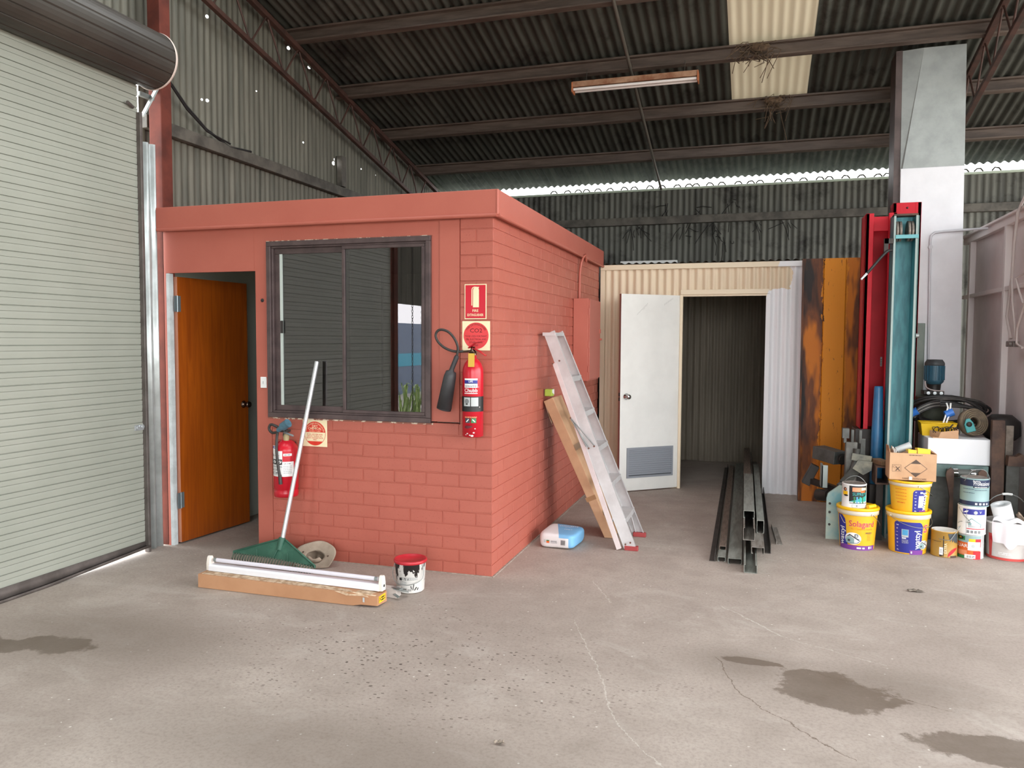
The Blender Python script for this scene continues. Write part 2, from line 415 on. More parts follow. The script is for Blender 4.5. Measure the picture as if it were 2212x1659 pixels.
# unseen clear sheets added above and behind the camera to light the floor
k = N('added_clear_sheet'); k.t.nodes.remove(k.p); tp = k.n('ShaderNodeBsdfTransparent'); tp.inputs[0].default_value = (.93, .95, .95, 1); df = k.n('ShaderNodeBsdfDiffuse'); df.inputs[0].default_value = lin('D5D8D4')
mx = k.n('ShaderNodeMixShader'); mx.inputs[0].default_value = .22; k.l(tp.outputs[0], mx.inputs[1]); k.l(df.outputs[0], mx.inputs[2]); k.l(mx.outputs[0], k.out.inputs[0]); MATS['added_clear_sheet'] = k.m
for c in CLX:
    b = B(); corr(b, RO, (1, 0, 0), sl, nrm, c-.42, c+.42, .0893, .02, .02, 4.87, 0, 4); tag(struct(b.build('ceiling_skylight', MATS['added_clear_sheet'])), 'clear corrugated roof sheet added unseen above the camera end to light the floor', 'skylight', 'added clear sheets near the ridge')
# ---- corrugated outer walls
WX = -2.85; wl = B(); U, V, Nn = (0, 1, 0), (0, 0, 1), (1, 0, 0)
rt = lambda y: zr(y)+.03
corr(wl, (WX, 0, 0), U, V, Nn, .03, 5.76, .076, .017, 0, rt)
corr(wl, (WX, 0, 0), U, V, Nn, -3.9, .03, .076, .017, 3.62, rt)
corr(wl, (WX, 0, 0), U, V, Nn, -4.3, -3.9, .076, .017, 0, rt)
corr(wl, (WX, 0, 0), U, V, Nn, -8.3, -4.3, .076, .017, 2.06, rt)
corr(wl, (WX, 0, 0), U, V, Nn, -10.6, -8.3, .076, .017, 0, rt)
struct(wl.build('wall_left', MATS['wall_iron'], own=False))
WB = 5.75; b = B(); corr(b, (0, WB, 0), (1, 0, 0), V, (0, 1, 0), -2.85, RX, .076, .017, 0, 3.6)
struct(b.build('wall_back', MATS['back_iron'], own=False))
b = B(); corr(b, (RX, 0, 0), U, V, (-1, 0, 0), 5.45, 5.76, .076, .017, 0, rt, segs=4); corr(b, (RX, 0, 0), U, V, (-1, 0, 0), RY1, 5.45, .076, .017, 3.65, rt, segs=4); corr(b, (RX, 0, 0), U, V, (-1, 0, 0), -10.6, RY0, .076, .017, 0, rt, segs=4)
corr(b, (RX, 0, 0), U, V, (-1, 0, 0), RY0, RY1, .076, .017, RZ, rt, segs=4)
struct(b.build('wall_right', MATS['back_iron'], own=False))
b = B(); ft = zr(-10.5)
corr(b, (0, -10.5, 0), (1, 0, 0), V, (0, 1, 0), -2.85, .1, .076, .017, 0, ft, segs=4); corr(b, (0, -10.5, 0), (1, 0, 0), V, (0, 1, 0), 7.3, RX, .076, .017, 0, ft, segs=4)
corr(b, (0, -10.5, 0), (1, 0, 0), V, (0, 1, 0), .1, 7.3, .076, .017, 4.45, ft, segs=4)
struct(b.build('wall_front', MATS['back_iron'], own=False))
# pale eaves flashing along the foot of the daylight gap
M('eaves_flashing', 'B9C6B4', .5)
b = B(); b.box(-2.8, RX, WB-.03, WB+.05, 3.585, 3.612)
struct(b.build('trim_1', MATS['eaves_flashing'], own=False))
# gutter outside the eaves: its scalloped rim shows in the gap
b = B(); gz = 3.60
b.prism([(-.06, 0), (.06, 0), (.07, .06), (.062, .06), (.052, .008), (-.052, .008), (-.062, .06), (-.07, .06)], (-2.8, WB+.25, gz-.02), (RX, WB+.25, gz-.02))
tag(b.build('eaves_gutter', M('gutter_steel', 'D5DAD6', .4, .3)), 'pale gutter seen through the daylight gap under the eaves', 'gutter')
for i in range(34):  # dark curls added to draw the looped pattern along the gutter gap
    x = -1.1+i*.165+random.uniform(-.05, .05)
    b = B(); b.tube([(x-.05, WB+.21, gz+.06), (x-.02, WB+.2, gz+.085+random.random()*.012), (x+.02, WB+.2, gz+.09), (x+.05, WB+.21, gz+.058)], .010, 5)
    if i == 0: lf = b
    else: lf.v += b.v; n0 = len(lf.v)-len(b.v); lf.f += [[q+n0 for q in f] for f in b.f]; lf.m += b.m; lf.sm += b.sm
o = lf.build('gutter_loops', M('loop_dark', '3A352B', .8)); tag(o, 'dark curled loops added along the gutter beyond the eaves gap', 'leaves'); o['kind'] = 'stuff'

# ---- steel frame
M('purlin_steel', '685A51', .4, .15, '52463F', 3, stretch=(1, 8, 8)); M('rusty_rail', '4E332B', .6, 0, '382620', 8)
M('dark_girt', '615C54', .6, .1, '45413B', 6); M('red_column_paint', '6A362C', .7, .0, '532B24', 4, spec=.2)
def purlin(y, label, x0=-2.84, x1=RX-.02, drop=0.0):
    z = zr(y)-PB-drop; s_, c_ = math.sin(math.atan(.2174)), math.cos(math.atan(.2174))
    sec = [(0, 0), (.062, 0), (.062, .016), (.058, .016), (.058, .004), (.004, .004), (.004, .124), (.058, .124), (.058, .112), (.062, .112), (.062, .13), (0, .13)]
    def at(x, a, h): return (x, y+.055-a*c_, z+a*s_-.012+h)
    b = B(); n = len(sec); vs = [at(x0, *q) for q in sec]+[at(x1, *q) for q in sec]
    b.add(vs, [[i, (i+1) % n, n+(i+1) % n, n+i] for i in range(n)])
    return tag(b.build('roof_purlin', MATS['purlin_steel'], bevel=.004, recalc=True), label, 'purlin', 'steel purlins under the roof')
purlin(1.942, 'brown steel roof purlin topmost in view, above the fluorescent light')
purlin(2.937, 'brown steel roof purlin that the rusty fluorescent light hangs from', drop=.025)
purlin(3.983, 'brown steel roof purlin next below the hanging fluorescent light')
purlin(5.006, 'brown steel roof purlin lowest of all, just above the daylight gap')
def truss(x, label, y0=.3, y1=5.5, dep=.38):
    t = thing('roof_truss', label, 'truss', (x, 2.9, zr(2.9)-PB-.4), group='lattice trusses under the purlins')
    zt = lambda y: zr(y)-PB-.028; zb = lambda y: zt(y)-dep
    b = B(); b.beam((x, y0, zt(y0)), (x, y1, zt(y1)), .055, .05); b.build('top_chord', MATS['rusty_rail'], t, bevel=.004)
    b = B(); b.beam((x, y0-.4, zb(y0-.4)), (x, y1-.35, zb(y1-.35)), .045, .042); b.build('bottom_chord', MATS['rusty_rail'], t, bevel=.004)
    y = y0+.15; k_ = 0
    while y < y1-.5:
        b = B(); b.tube([(x, y, zt(y)), (x, y+.27, zb(y+.27))], .009, 6); b.build('web_rod', MATS['rusty_rail'], t)
        b = B(); b.tube([(x, y+.27, zb(y+.27)), (x, y+.52, zt(y+.52))], .009, 6); b.build('web_rod', MATS['rusty_rail'], t)
        y += .52
    return t
truss(-2.72, 'red-brown lattice truss following the roof slope beside the corrugated side wall')
truss(3.52, 'red-brown lattice truss passing behind the pale sheet-clad column')
b = B(); b.box(-2.735, -2.62, 0.0, .11, 0, zr(.05)-PB-.02)
tag(b.build('steel_column', MATS['red_column_paint'], bevel=.006), 'red painted square steel column at the roller door, behind the end of the fascia', 'column')
def girt(p, q, nm, label):
    b = B(); b.beam(p, q, .06, .1); return tag(b.build(nm, MATS['dark_girt'], bevel=.004), label, 'girt', 'horizontal wall girts')
girt((-2.80, .02, 3.23), (-2.80, 5.7, 3.23), 'wall_girt', 'grey steel girt along the side wall above the red office')
girt((-2.8, WB-.045, 3.185), (RX-.03, WB-.045, 3.185), 'wall_girt', 'grimy steel girt along the rear wall above the cream store')
b = B(); b.box(-2.83, -2.77, 2.93, 3.03, 3.29, 3.62); tag(b.build('steel_cleat', MATS['dark_girt']), 'short dark steel post standing on the side wall girt near the bright holes', 'post')
b = B(); b.tube([(.44, 1.0, zr(1.0)-PB-.02), (.43, 1.98, zr(1.98)-PB-.018), (.42, 2.95, zr(2.95)-PB-.018), (.41, 4.0, zr(4)-PB-.018), (.40, 5.02, zr(5.02)-PB-.018), (.41, 5.72, 3.60)], .017, 8)
tag(b.build('conduit_pipe', M('dusty_pipe', '5F5A52', .6)), 'thin grey conduit pipe crossing under the purlins down to the eaves', 'pipe')
# bird-nest straw caught on the two purlins by the skylight
for (x, y, z, n_, lb) in ((1.63, 2.86, 4.30, 46, 'brown straw nest trailing from the purlin across the skylight'), (1.78, 3.9, 4.10, 30, 'dim straw and cobweb tangle on the purlin below the skylight')):
    b = B()
    for i in range(n_):
        a = Vector((x+random.gauss(0, .09), y+random.uniform(-.03, .05), z+random.uniform(-.07, .07)))
        b.tube([a, a+Vector((random.gauss(0, .05), random.gauss(0, .02), random.uniform(-.08, .03))), a+Vector((random.gauss(0, .07), random.gauss(0, .03), -abs(random.gauss(0, .11))))], .0035, 4)
    b.lathe([(.001, -.035), (.06, -.03), (.09, 0), (.07, .03), (.001, .035)], 12, (x, y+.03, z+.02), T=Matrix.Diagonal((1.1, .35, 1, 1)))
    tag(b.build('straw_nest', M('straw', '6B5846', .9, h2='4C3D30', sc=30, bump=.6)), lb, 'nest', 'straw nests on the purlins')
# ---- fluorescent light hung from a purlin
lx0, lx1, ly, lz = -.145, 1.075, 2.90, 4.075
M('rusty_white', 'B08A6E', .55, 0, '8A5A3E', 9); M('tube_white', 'EFE9E6', .25); M('lamp_holder', 'B4693F', .5)
t = thing('fluorescent_light', 'rusty twin-tube fluorescent light hanging by wires from a roof purlin', 'light', ((lx0+lx1)/2, ly, lz))
b = B(); b.prism([(-.05, .03), (.05, .03), (.045, .085), (-.045, .085)], (lx0, ly, lz), (lx1, ly, lz)); b.build('body', MATS['rusty_white'], t, bevel=.004)
for dy in (-.038, .038):
    b = B(); b.tube([(lx0+.012, ly+dy, lz+.008), (lx1-.012, ly+dy, lz+.008)], .0135, 14); b.build('tube', MATS['tube_white'], t)
for x in (lx0-.006, lx1-.006):
    b = B(); b.box(x, x+.012, ly-.062, ly+.062, lz-.02, lz+.075, 0, .003); b.build('end_cap', MATS['lamp_holder'], t)
for x in (lx0+.13, lx1-.13):
    b = B(); b.tube([(x, ly, lz+.08), (x+.004, ly+.02, lz+.18), (x, ly+.04, zr(2.937)-PB+.01)], .0035, 5); b.build('hanging_wire', MATS['dark_girt'], t)

# ---- roller door on the side wall
k = N('roller_paint'); k.base(k.mix(k.ramp(k.noise(1.1, 4, .6).outputs[0], [(.3, (0,)), (.7, (1,))]), lin('A0A297'), lin('95988D'))); k.rough(.5); MATS['roller_paint'] = k.m
M('roller_back', '3F3A34', .5, 0, '35302B', 2); M('galv', '9FA4A2', .4, .6, '868B89', 7); M('bright_galv', 'C9CFCE', .35, .5, 'B2B8B6', 5); M('dark_rail', '6C6460', .5, .3, '57504C', 6)
t = thing('roller_door', 'large pale grey-green steel roller door pulled down on the side wall', 'roller door', (-2.62, -2.05, 0))
CY0, CY1 = -3.9, -.2; pitch = .0815
prof = []
z = .075
while z < 3.62:
    prof += [(0, z), (.009, z+.0025), (.011, z+.03), (.011, z+.0445), (.006, z+.046), (.010, z+.0475), (.012, z+.0765), (.0, z+.079)]; z += pitch
b = B(); n = len(prof); vs = [(-2.665+x, y, zz) for y in (CY0, CY1) for x, zz in prof]; b.add(vs, [[i, i+1, n+i+1, n+i] for i in range(n-1)]); b.build('curtain', MATS['roller_paint'], t)
lift = lambda y: .036*max(0, (y+1.1)/.9) if y > -1.1 else 0
b = B()
b.grid(lambda s_, q: (-2.648, CY0+(CY1-CY0)*s_, (.001+.081*q)+lift(CY0+(CY1-CY0)*s_)*(1-q)), 40, 1)
b.grid(lambda s_, q: (-2.648+.03*(1-q), CY0+(CY1-CY0)*s_, .001+lift(CY0+(CY1-CY0)*s_)), 40, 1)
b.grid(lambda s_, q: (-2.618, CY0+(CY1-CY0)*s_, .001+lift(CY0+(CY1-CY0)*s_)+.018*q), 40, 1)
b.build('bottom_rail', MATS['dark_rail'], t, solid=.003)
b = B(); RB = .2; bc = (-2.565, 0, 3.597); seg = 44; pts = []
for i in range(seg):
    a = 2*PI*i/seg; r = RB+(.004 if i % 2 else 0) if False else RB
    pts.append((r*math.cos(a), r*math.sin(a)))
    if i % 3 == 0: a += .045; pts.append(((r-.006)*math.cos(a), (r-.006)*math.sin(a))); a += .02; pts.append(((r-.001)*math.cos(a), (r-.001)*math.sin(a)))
b.prism(pts, (bc[0], -4.0, bc[2]), (bc[0], -.13, bc[2]), cap=False, up=(1, 0, 0)); b.build('rolled_curtain', MATS['roller_back'], t)
M('ring_pink', 'D8C8BE', .5); Tr = Matrix.Rotation(R(-90), 4, 'X')
b = B(); b.lathe([(.203, -.012), (.206, 0), (.2, .012), (.188, .012), (.186, 0)], 56, (bc[0], -.125, bc[2]), T=Tr); b.lathe([(.188, 0), (.03, .004), (.001, .004)], 56, (bc[0], -.125, bc[2]), T=Tr); b.build('drum_end', MATS['ring_pink'], t)
b = B(); b.box(-2.66, -2.62, -.215, -.19, 0.0, 3.22); b.build('guide_track', MATS['dark_rail'], t, bevel=.004)
b = B(); b.box(-2.652, -2.646, -.30, -.21, .915, .955); b.tube([(-2.64, -.28, .935), (-2.63, -.28, .935)], .012, 10); b.tube([(-2.64, -.235, .94), (-2.63, -.235, .94)], .012, 10); b.build('latch_plate', M('bright_plate', 'DCE0E2', .25, .6), t)
b = B(); b.beam((-2.64, -.17, 3.2), (-2.6, -.06, 3.43), .05, .012); b.beam((-2.65, -.19, 3.36), (-2.65, -.05, 3.36), .03, .03); b.build('support_bracket', MATS['galv'], t)
b = B(); b.tube([(-2.64, -.26, 3.24), (-2.62, -.33, 3.255)], .012, 8); b.build('lock_bolt', MATS['dark_rail'], t)
# pale corrugated flashing beside the guide
b = B(); b.grid(lambda s_, q: (-2.665+.013*math.cos(s_*2*PI*2.0), -.183+.150*s_, .0+3.03*q), 32, 1); tag(b.build('corrugated_flashing', MATS['bright_galv'], solid=.0015), 'narrow pale corrugated strip standing between roller door guide and red column', 'flashing')
b = B(); b.tube([(-2.67, -.03, 3.44), (-2.72, .2, 3.58), (-2.77, .45, 3.46), (-2.78, .7, 3.34), (-2.78, 1.0, 3.262), (-2.775, 1.3, 3.29)], .011, 8); b.tube([(-2.665, -.03, 3.42), (-2.71, .2, 3.555), (-2.765, .45, 3.435), (-2.77, .7, 3.32), (-2.77, 1.0, 3.29)], .008, 8)
tag(b.build('power_cable', M('black_rubber', '1D1C1C', .5)), 'black cable drooping from the roller drum to the side wall girt', 'cable')

# =================================================================== RED BRICK OFFICE
OFX0, OFY1, ZB, ZF = -2.65, 3.612, 2.393, 2.563
k = N('red_wall_paint'); a_ = k.noise(2.5, 5, .6).outputs[0]
k.base(k.mix(k.ramp(a_, [(.3, (0,)), (.7, (1,))]), lin('B46353'), lin('AD5C4D'))); k.rough(.5); k.bump(k.noise(140, 3, .6).outputs[0], .16, .003); MATS['red_wall_paint'] = k.m
k = N('red_brick_paint'); a_ = k.noise(3, 5, .6).outputs[0]
pit = k.ramp(k.noise(95, 2, .5).outputs[0], [(.62, (0,)), (.7, (1,))])
c_ = k.mix(k.ramp(a_, [(.3, (0,)), (.7, (1,))]), lin('B46353'), lin('AD5C4D'))
k.base(k.mix(k.math('MULTIPLY', pit, .35), c_, lin('8A4238'))); k.rough(.45); k.bump(k.math('SUBTRACT', k.noise(160, 3, .6).outputs[0], pit), .3, .003); MATS['red_brick_paint'] = k.m
CH = .086
def bricks(b, place, u_lo, u_hi, rows, phase, start=0.0):
    """running-bond bricks with recessed joints; place(u, z, d)"""
    for r_ in range(*rows):
        z0 = r_*CH; z1 = z0+.0800; off = (r_+phase) % 2
        us = []; u = start-(.12 if off else 0)
        while u > u_lo-.3: u -= .24
        u0_ = u
        while u < u_hi:
            a, c = max(u, u_lo), min(u+.2342, u_hi)
            if c-a > .02: us.append((a, c))
            u += .24
        for a, c in us:
            e = .0025; j = [random.uniform(-.0012, .0012) for _ in range(4)]
            vs = [place(a, z0, -.008), place(c, z0, -.008), place(c, z1, -.008), place(a, z1, -.008), place(a+e, z0+e+j[0], 0), place(c-e, z0+e+j[1], 0), place(c-e, z1-e+j[2], 0), place(a+e, z1-e+j[3], 0)]
            b.add(vs, [[4, 5, 6, 7], [0, 1, 5, 4], [1, 2, 6, 5], [2, 3, 7, 6], [3, 0, 4, 7]])
pf = lambda u, z, d: (u, -d, z)
b = B()
WX0, WX1, WZ0, WZ1 = -1.712, -.436, 1.024, 2.284; DX0, DX1, DZ = -2.606, -1.82, 2.08; PX = -.232
bricks(b, pf, -1.695, 0.0, (0, 11), 1, -.2342); bricks(b, pf, PX, 0.0, (11, 28), 1, -.2342); bricks(b, pf, -1.24, PX, (11, 12), 1, -.2342)
# joint bed behind the bricks, and the thickness of the wall
b.box(-1.695, -.006, .005, .11, 0, 1.02); b.box(PX, -.006, .005, .11, 1.02, ZB)
struct(b.build('wall_brick_front', MATS['red_brick_paint'], own=False))
b = B(); ps = lambda u, z, d: (d, u, z)
bricks(b, ps, 0.0, OFY1, (0, 28), 0); b.box(-.11, -.005, .006, OFY1, 0, ZB)
struct(b.build('wall_brick_side', MATS['red_brick_paint'], own=False))
# flat painted sheeting round the door and window
b = B()
b.box(OFX0+.02, DX1, 0, .02, DZ, ZB); b.box(DX1, -1.697, 0, .02, 0, ZB); b.box(-1.697, PX-.003, 0, .02, WZ1, ZB); b.box(WX1, PX-.003, 0.0, .02, 1.035, WZ1); b.box(-1.697, -1.24, 0, .02, .948, WZ0)
b.box(WX1+.06, PX-.003, -.006, 0, 1.035, ZB-.01)
for x in (DX1-.01, -1.6, -1.1): b.box(x, x+.003, -.0015, 0, DZ+.01 if x < -1.7 else WZ1+.02, ZB-.012)
b.box(OFX0+.02, DX0+.0, .0, .02, 0, DZ)
# stud thickness behind
b.box(OFX0+.03, -2.612, .02, .1, 0, ZB); b.box(DX1, -1.697, .02, .1, 0, ZB); b.box(-2.612, DX1, .02, .1, DZ+.01, ZB); b.box(-1.697, PX, .02, .1, WZ1, ZB); b.box(WX1, PX, .02, .1, 1.035, WZ1); b.box(-1.697, WX1, .02, .1, .95, WZ0)
struct(b.build('wall_sheeted_front', MATS['red_wall_paint'], own=False))
# inner lining and floor slab of the roof over it
M('lining_grey', 'B9BFB4', .7)
b = B()
b.box(-2.6, -.11, OFY1-.03, OFY1-.01, 0, ZB); b.box(-2.645, -2.64, .1, OFY1, 0, ZB); b.box(-.13, -.111, .11, OFY1-.03, 0, ZB); b.box(-2.6, -.13, .1, OFY1-.03, 2.36, ZB-.002)
b.box(-1.697, -.13, .101, .11, 0, WZ0); b.box(WX1, -.13, .101, .11, WZ0, 2.36)
struct(b.build('wall_office_lining', MATS['lining_grey'], own=False))
b = B(); b.box(OFX0, .03, -.003, OFY1+.02, ZB+.004, ZF-.01); struct(b.build('ceiling_office', MATS['red_wall_paint'], own=False))
# fascia board with quarter-round bead below
b = B(); b.box(OFX0, .046, -.046, -.0035, ZB, ZF, 0, .004); b.box(.0035+.001, .046, -.0035, OFY1+.02, ZB, ZF, 0, .004)
b.tube([(OFX0+.01, -.045, ZB+.004), (.04, -.045, ZB+.004)], .013, 10); b.tube([(.045, -.04, ZB+.004), (.045, OFY1+.01, ZB+.004)], .013, 10); b.tube([(.042, -.042, ZB+.008), (.042, -.042, ZF-.004)], .010, 8)
for z in (2.44, 2.51): b.tube([(-.02, -.048, z), (-.02, -.045, z)], .004, 8)
struct(b.build('trim_2', MATS['red_wall_paint'], own=False))
b = B(); b.box(.0005, .012, .0, OFY1, 0, .007); b.box(-1.69, .012, -.010, -.0005, 0, .006)
struct(b.build('baseboard_brick', M('mortar_edge', 'A8988C', .9, h2='8E7E74', sc=30), own=False))
# small wiring hole in the sheeting, its darkness put on as a black disc
b = B(); b.lathe([(.001, 0), (.013, 0), (.013, .003), (.001, .003)], 20, (-1.762, -.0005, 1.867), T=Matrix.Rotation(R(90), 4, 'X'))
tag(b.build('hole_disc', MATS['black_rubber']), 'small round black disc standing for a hole in the red sheeting between door and window', 'hole')
# ---- window_1
M('window_brown', '5A4B4A', .45, .25, '4A3D3D', 9); M('window_dark', '2E2827', .5)
k = N('tinted_glass'); k.t.nodes.remove(k.p)
gl = k.n('ShaderNodeBsdfGlossy'); gl.inputs['Roughness'].default_value = .004; gl.inputs[0].default_value = (.95, .93, .95, 1)
tp = k.n('ShaderNodeBsdfTransparent'); tp.inputs[0].default_value = (.5, .47, .46, 1)
fr = k.n('ShaderNodeFresnel'); fr.inputs[0].default_value = 1.5
mx = k.n('ShaderNodeMixShader'); k.l(k.math('ADD', fr.outputs[0], .06), mx.inputs[0]); k.l(tp.outputs[0], mx.inputs[1]); k.l(gl.outputs[0], mx.inputs[2]); k.l(mx.outputs[0], k.out.inputs[0]); MATS['tinted_glass'] = k.m
wt = thing('window_1', 'two-pane sliding window in a chipped dark brown metal frame', 'window', ((WX0+WX1)/2, 0, WZ0)); struct(wt)
MU = -1.09
def framebox(b, x0, x1, z0, z1, wd, y0, y1):
    b.box(x0, x1, y0, y1, z1-wd, z1); b.box(x0, x1, y0, y1, z0, z0+wd); b.box(x0, x0+wd, y0, y1, z0+wd, z1-wd); b.box(x1-wd, x1, y0, y1, z0+wd, z1-wd)
b = B(); framebox(b, WX0, WX1, WZ0, WZ1, .034, -.026, .05); framebox(b, WX0+.034, WX1-.034, WZ0+.034, WZ1-.034, .014, -.012, .05); b.build('window_frame', MATS['window_brown'], wt, bevel=.003)
b = B(); framebox(b, WX0+.048, MU+.02, WZ0+.048, WZ1-.048, .04, .012, .034); sash1 = b.build('sliding_sash', MATS['window_brown'], wt, bevel=.003)
b = B(); framebox(b, MU-.018, WX1-.048, WZ0+.048, WZ1-.048, .022, -.014, .012); sash2 = b.build('fixed_sash', MATS['window_brown'], wt, bevel=.003)
b = B(); b.box(WX0+.08, MU-.01, .021, .025, WZ0+.08, WZ1-.08); b.build('pane', MATS['tinted_glass'], sash1)
b = B(); b.box(MU, WX1-.066, -.003, .001, WZ0+.066, WZ1-.066); b.build('pane', MATS['tinted_glass'], sash2)
b = B(); b.box(WX0+.093, WX0+.113, .006, .011, 1.63, 1.72); b.build('latch', MATS['window_dark'], sash1)
b = B(); b.box(WX0+.0885, WX0+.108, .012, .0205, WZ0+.088, WZ1-.088); b.build('reveal_strip', M('pale_strip', 'BFC8C2', .5), sash1)  # pale strip on the sash, standing in for the inner reveal behind the glass
b = B(); b.box(WX0-.012, WX1+.01, -.008, .0, WZ0-.012, WZ0); b.box(WX0-.008, WX1+.004, -.008, .0, WZ1, WZ1+.006); b.build('sealant', M('sealant', 'D8C9B4', .7, h2='8E5B4C', sc=18, lo=.45, hi=.5), wt)
# ---- door_1: timber door swung into the office
M('jamb_white', 'CDD3D4', .6, 0, 'B7BDBD', 10); M('hinge_steel', '9AA6AA', .35, .7)
k = N('orange_timber'); g = k.noise(1, 5, .6, k.scale(k.co, (22, 22, 1.1)), 1.5).outputs[0]
k.base(k.mix(k.ramp(g, [(.3, (0,)), (.72, (1,))]), lin('A9540F'), lin('843A0A'))); k.rough(.38); MATS['orange_timber'] = k.m
b = B(); b.box(DX0+.002, DX0+.031, -.004, .04, 0, DZ-.002, 0, .002); struct(tag(b.build('trim_3', MATS['jamb_white'], own=False), 'white painted door jamb with chipped foot beside the red column', 'jamb'))
hx, hy = -2.595, .06; ang = 1.49; dl = .77
dt = thing('door_1', 'orange-brown timber door standing open into the red office', 'door', (hx, hy, .012), ang); struct(dt)
b = B(); b.box(0, dl, -.038, 0, .0, 2.045, 0, .002); leaf = b.build('door_leaf', MATS['orange_timber'], dt, local=True)
b = B(); b.box(-.001, .0005, -.037, -.001, 0, 2.045); b.build('door_edge', M('door_edge', 'C48A72', .5), dt, local=True)
M('dark_chrome', '6E5C50', .15, .95)
for sgn in (-1,):
    b = B(); b.lathe([(.03, 0), (.032, .004), (.014, .012), (.012, .03), (.022, .038), (.028, .052), (.024, .066), (.001, .07)], 24, (dl-.06, -.038, 1.02), T=Matrix.Rotation(R(90), 4, 'X')); b.build('door_knob', MATS['dark_chrome'], leaf, local=True)
for z in (.33, 1.84):
    b = B(); b.box(-.004, .03, -.042, -.038, z-.06, z+.06); b.tube([(-.004, -.043, z-.062), (-.004, -.043, z+.062)], .006, 8); b.box(-.036, -.004, -.046, -.042, z-.06, z+.06)
    b.build('hinge', MATS['hinge_steel'], leaf, local=True)
# ---- cream store room in front of the rear wall
SY = 3.64; SX0, SX1, SZ = .02, 2.094, 2.40; OX0, OX1, OZ = .905, 1.745, 2.08
k = N('store_sheet'); X, Y, Z = k.xyz(); nz = k.math('MULTIPLY', k.math('SUBTRACT', k.noise(9, 4, .6).outputs[0], .5), .16)
wt_ = k.math('MAXIMUM', k.math('GREATER_THAN', k.math('ADD', X, nz), 1.985), k.math('MULTIPLY', k.math('GREATER_THAN', X, 1.7), k.math('LESS_THAN', k.math('ADD', Z, nz), 2.125)))
c_ = k.mix(wt_, lin('DDCAAE'), lin('EAEAED')); k.base(c_); k.rough(.45); MATS['store_sheet'] = k.m
b = B(); D3 = (0, -1, 0)
corr(b, (0, SY, 0), (1, 0, 0), V, D3, SX0, OX0, .081, .02, 0, SZ, segs=8); corr(b, (0, SY, 0), (1, 0, 0), V, D3, OX0, OX1, .081, .02, OZ, SZ, segs=8); corr(b, (0, SY, 0), (1, 0, 0), V, D3, OX1, SX1, .081, .02, 0, SZ, segs=8)
struct(b.build('wall_store_front', MATS['store_sheet'], own=False))
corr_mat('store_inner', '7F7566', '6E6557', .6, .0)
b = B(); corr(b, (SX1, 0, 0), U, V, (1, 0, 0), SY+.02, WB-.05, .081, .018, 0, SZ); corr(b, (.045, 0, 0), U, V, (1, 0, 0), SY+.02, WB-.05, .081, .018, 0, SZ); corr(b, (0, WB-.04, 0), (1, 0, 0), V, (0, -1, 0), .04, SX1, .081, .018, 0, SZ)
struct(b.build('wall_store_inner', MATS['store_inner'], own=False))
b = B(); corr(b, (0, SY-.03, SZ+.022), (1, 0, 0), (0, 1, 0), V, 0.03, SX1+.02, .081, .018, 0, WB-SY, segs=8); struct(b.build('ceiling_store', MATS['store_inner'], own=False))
k = N('store_trim'); X, Y, Z = k.xyz(); k.base(k.mix(k.math('GREATER_THAN', k.math('ADD', X, k.math('MULTIPLY', k.math('SUBTRACT', Z, 2.0), -.35)), 1.73), lin('E2D2B6'), lin('E4E4E6'))); k.rough(.4); MATS['store_trim'] = k.m
b = B(); b.box(SX0-.005, SX1+.006, SY-.026, SY-.01, SZ-.045, SZ+.01); b.box(SX0-.005, SX0+.045, SY-.024, SY-.012, 0, SZ-.046); b.box(OX0-.025, OX1+.03, SY-.026, SY-.008, OZ, OZ+.05)
b.box(OX1, OX1+.045, SY-.024, SY+.03, 0, OZ-.001); b.box(OX0-.03, OX0, SY-.022, SY+.03, 0, OZ-.001); b.box(OX0, OX1, SY-.012, SY+.03, OZ-.02, OZ)
for x in (.25, .55, .8, 1.2, 1.55, 1.8): b.tube([(x, SY-.03, SZ-.02), (x, SY-.024, SZ-.02)], .006, 6)
struct(b.build('trim_4', MATS['store_trim'], own=False, bevel=.002))
b = B(); b.box(SX1+.007, SX1+.055, SY-.05, SY+.05, 0, SZ-.002); struct(tag(b.build('trim_5', M('white_angle', 'DCD3D6', .4), own=False, bevel=.003), 'white corner angle at the painted end of the store wall', 'trim'))
b = B(); b.box(.2, .82, 3.80, 3.85, SZ+.034, SZ+.066); tag(b.build('timber_batten', M('pale_batten', 'C9CBC8', .6), bevel=.002), 'pale batten lying on the store roof edge against the dark iron', 'batten')
# ---- door_2: white store door with louvre grille, hinged open
fx, fy = .322, 3.17; hx2, hy2 = .905, 3.655; dl2 = math.hypot(hx2-fx, hy2-fy); an2 = math.atan2(hy2-fy, hx2-fx)
d2 = thing('door_2', 'white store door standing open with a grey louvre grille near its foot', 'door', (fx, fy, .012), an2); struct(d2)
M('door_white', 'E9E9E4', .4, 0, 'E2E2DD', 3)
b = B(); b.box(0, dl2, 0, .036, 0, 2.06, 0, .002); leaf = b.build('door_leaf', MATS['door_white'], d2, local=True)
b = B(); b.box(-.0008, .0, .001, .035, 0, 2.06); b.build('door_edge', M('door_edge_red', '9A6A60', .6), d2, local=True)
b = B(); u0, u1, z0, z1 = .085, .655, .135, .455
framebox2 = lambda b, x0, x1, z0, z1, wd, y0, y1: (b.box(x0, x1, y0, y1, z1-wd, z1), b.box(x0, x1, y0, y1, z0, z0+wd), b.box(x0, x0+wd, y0, y1, z0+wd, z1-wd), b.box(x1-wd, x1, y0, y1, z0+wd, z1-wd))
framebox2(b, u0, u1, z0, z1, .022, -.01, 0); M('grille_grey', '8F949B', .45, .1)
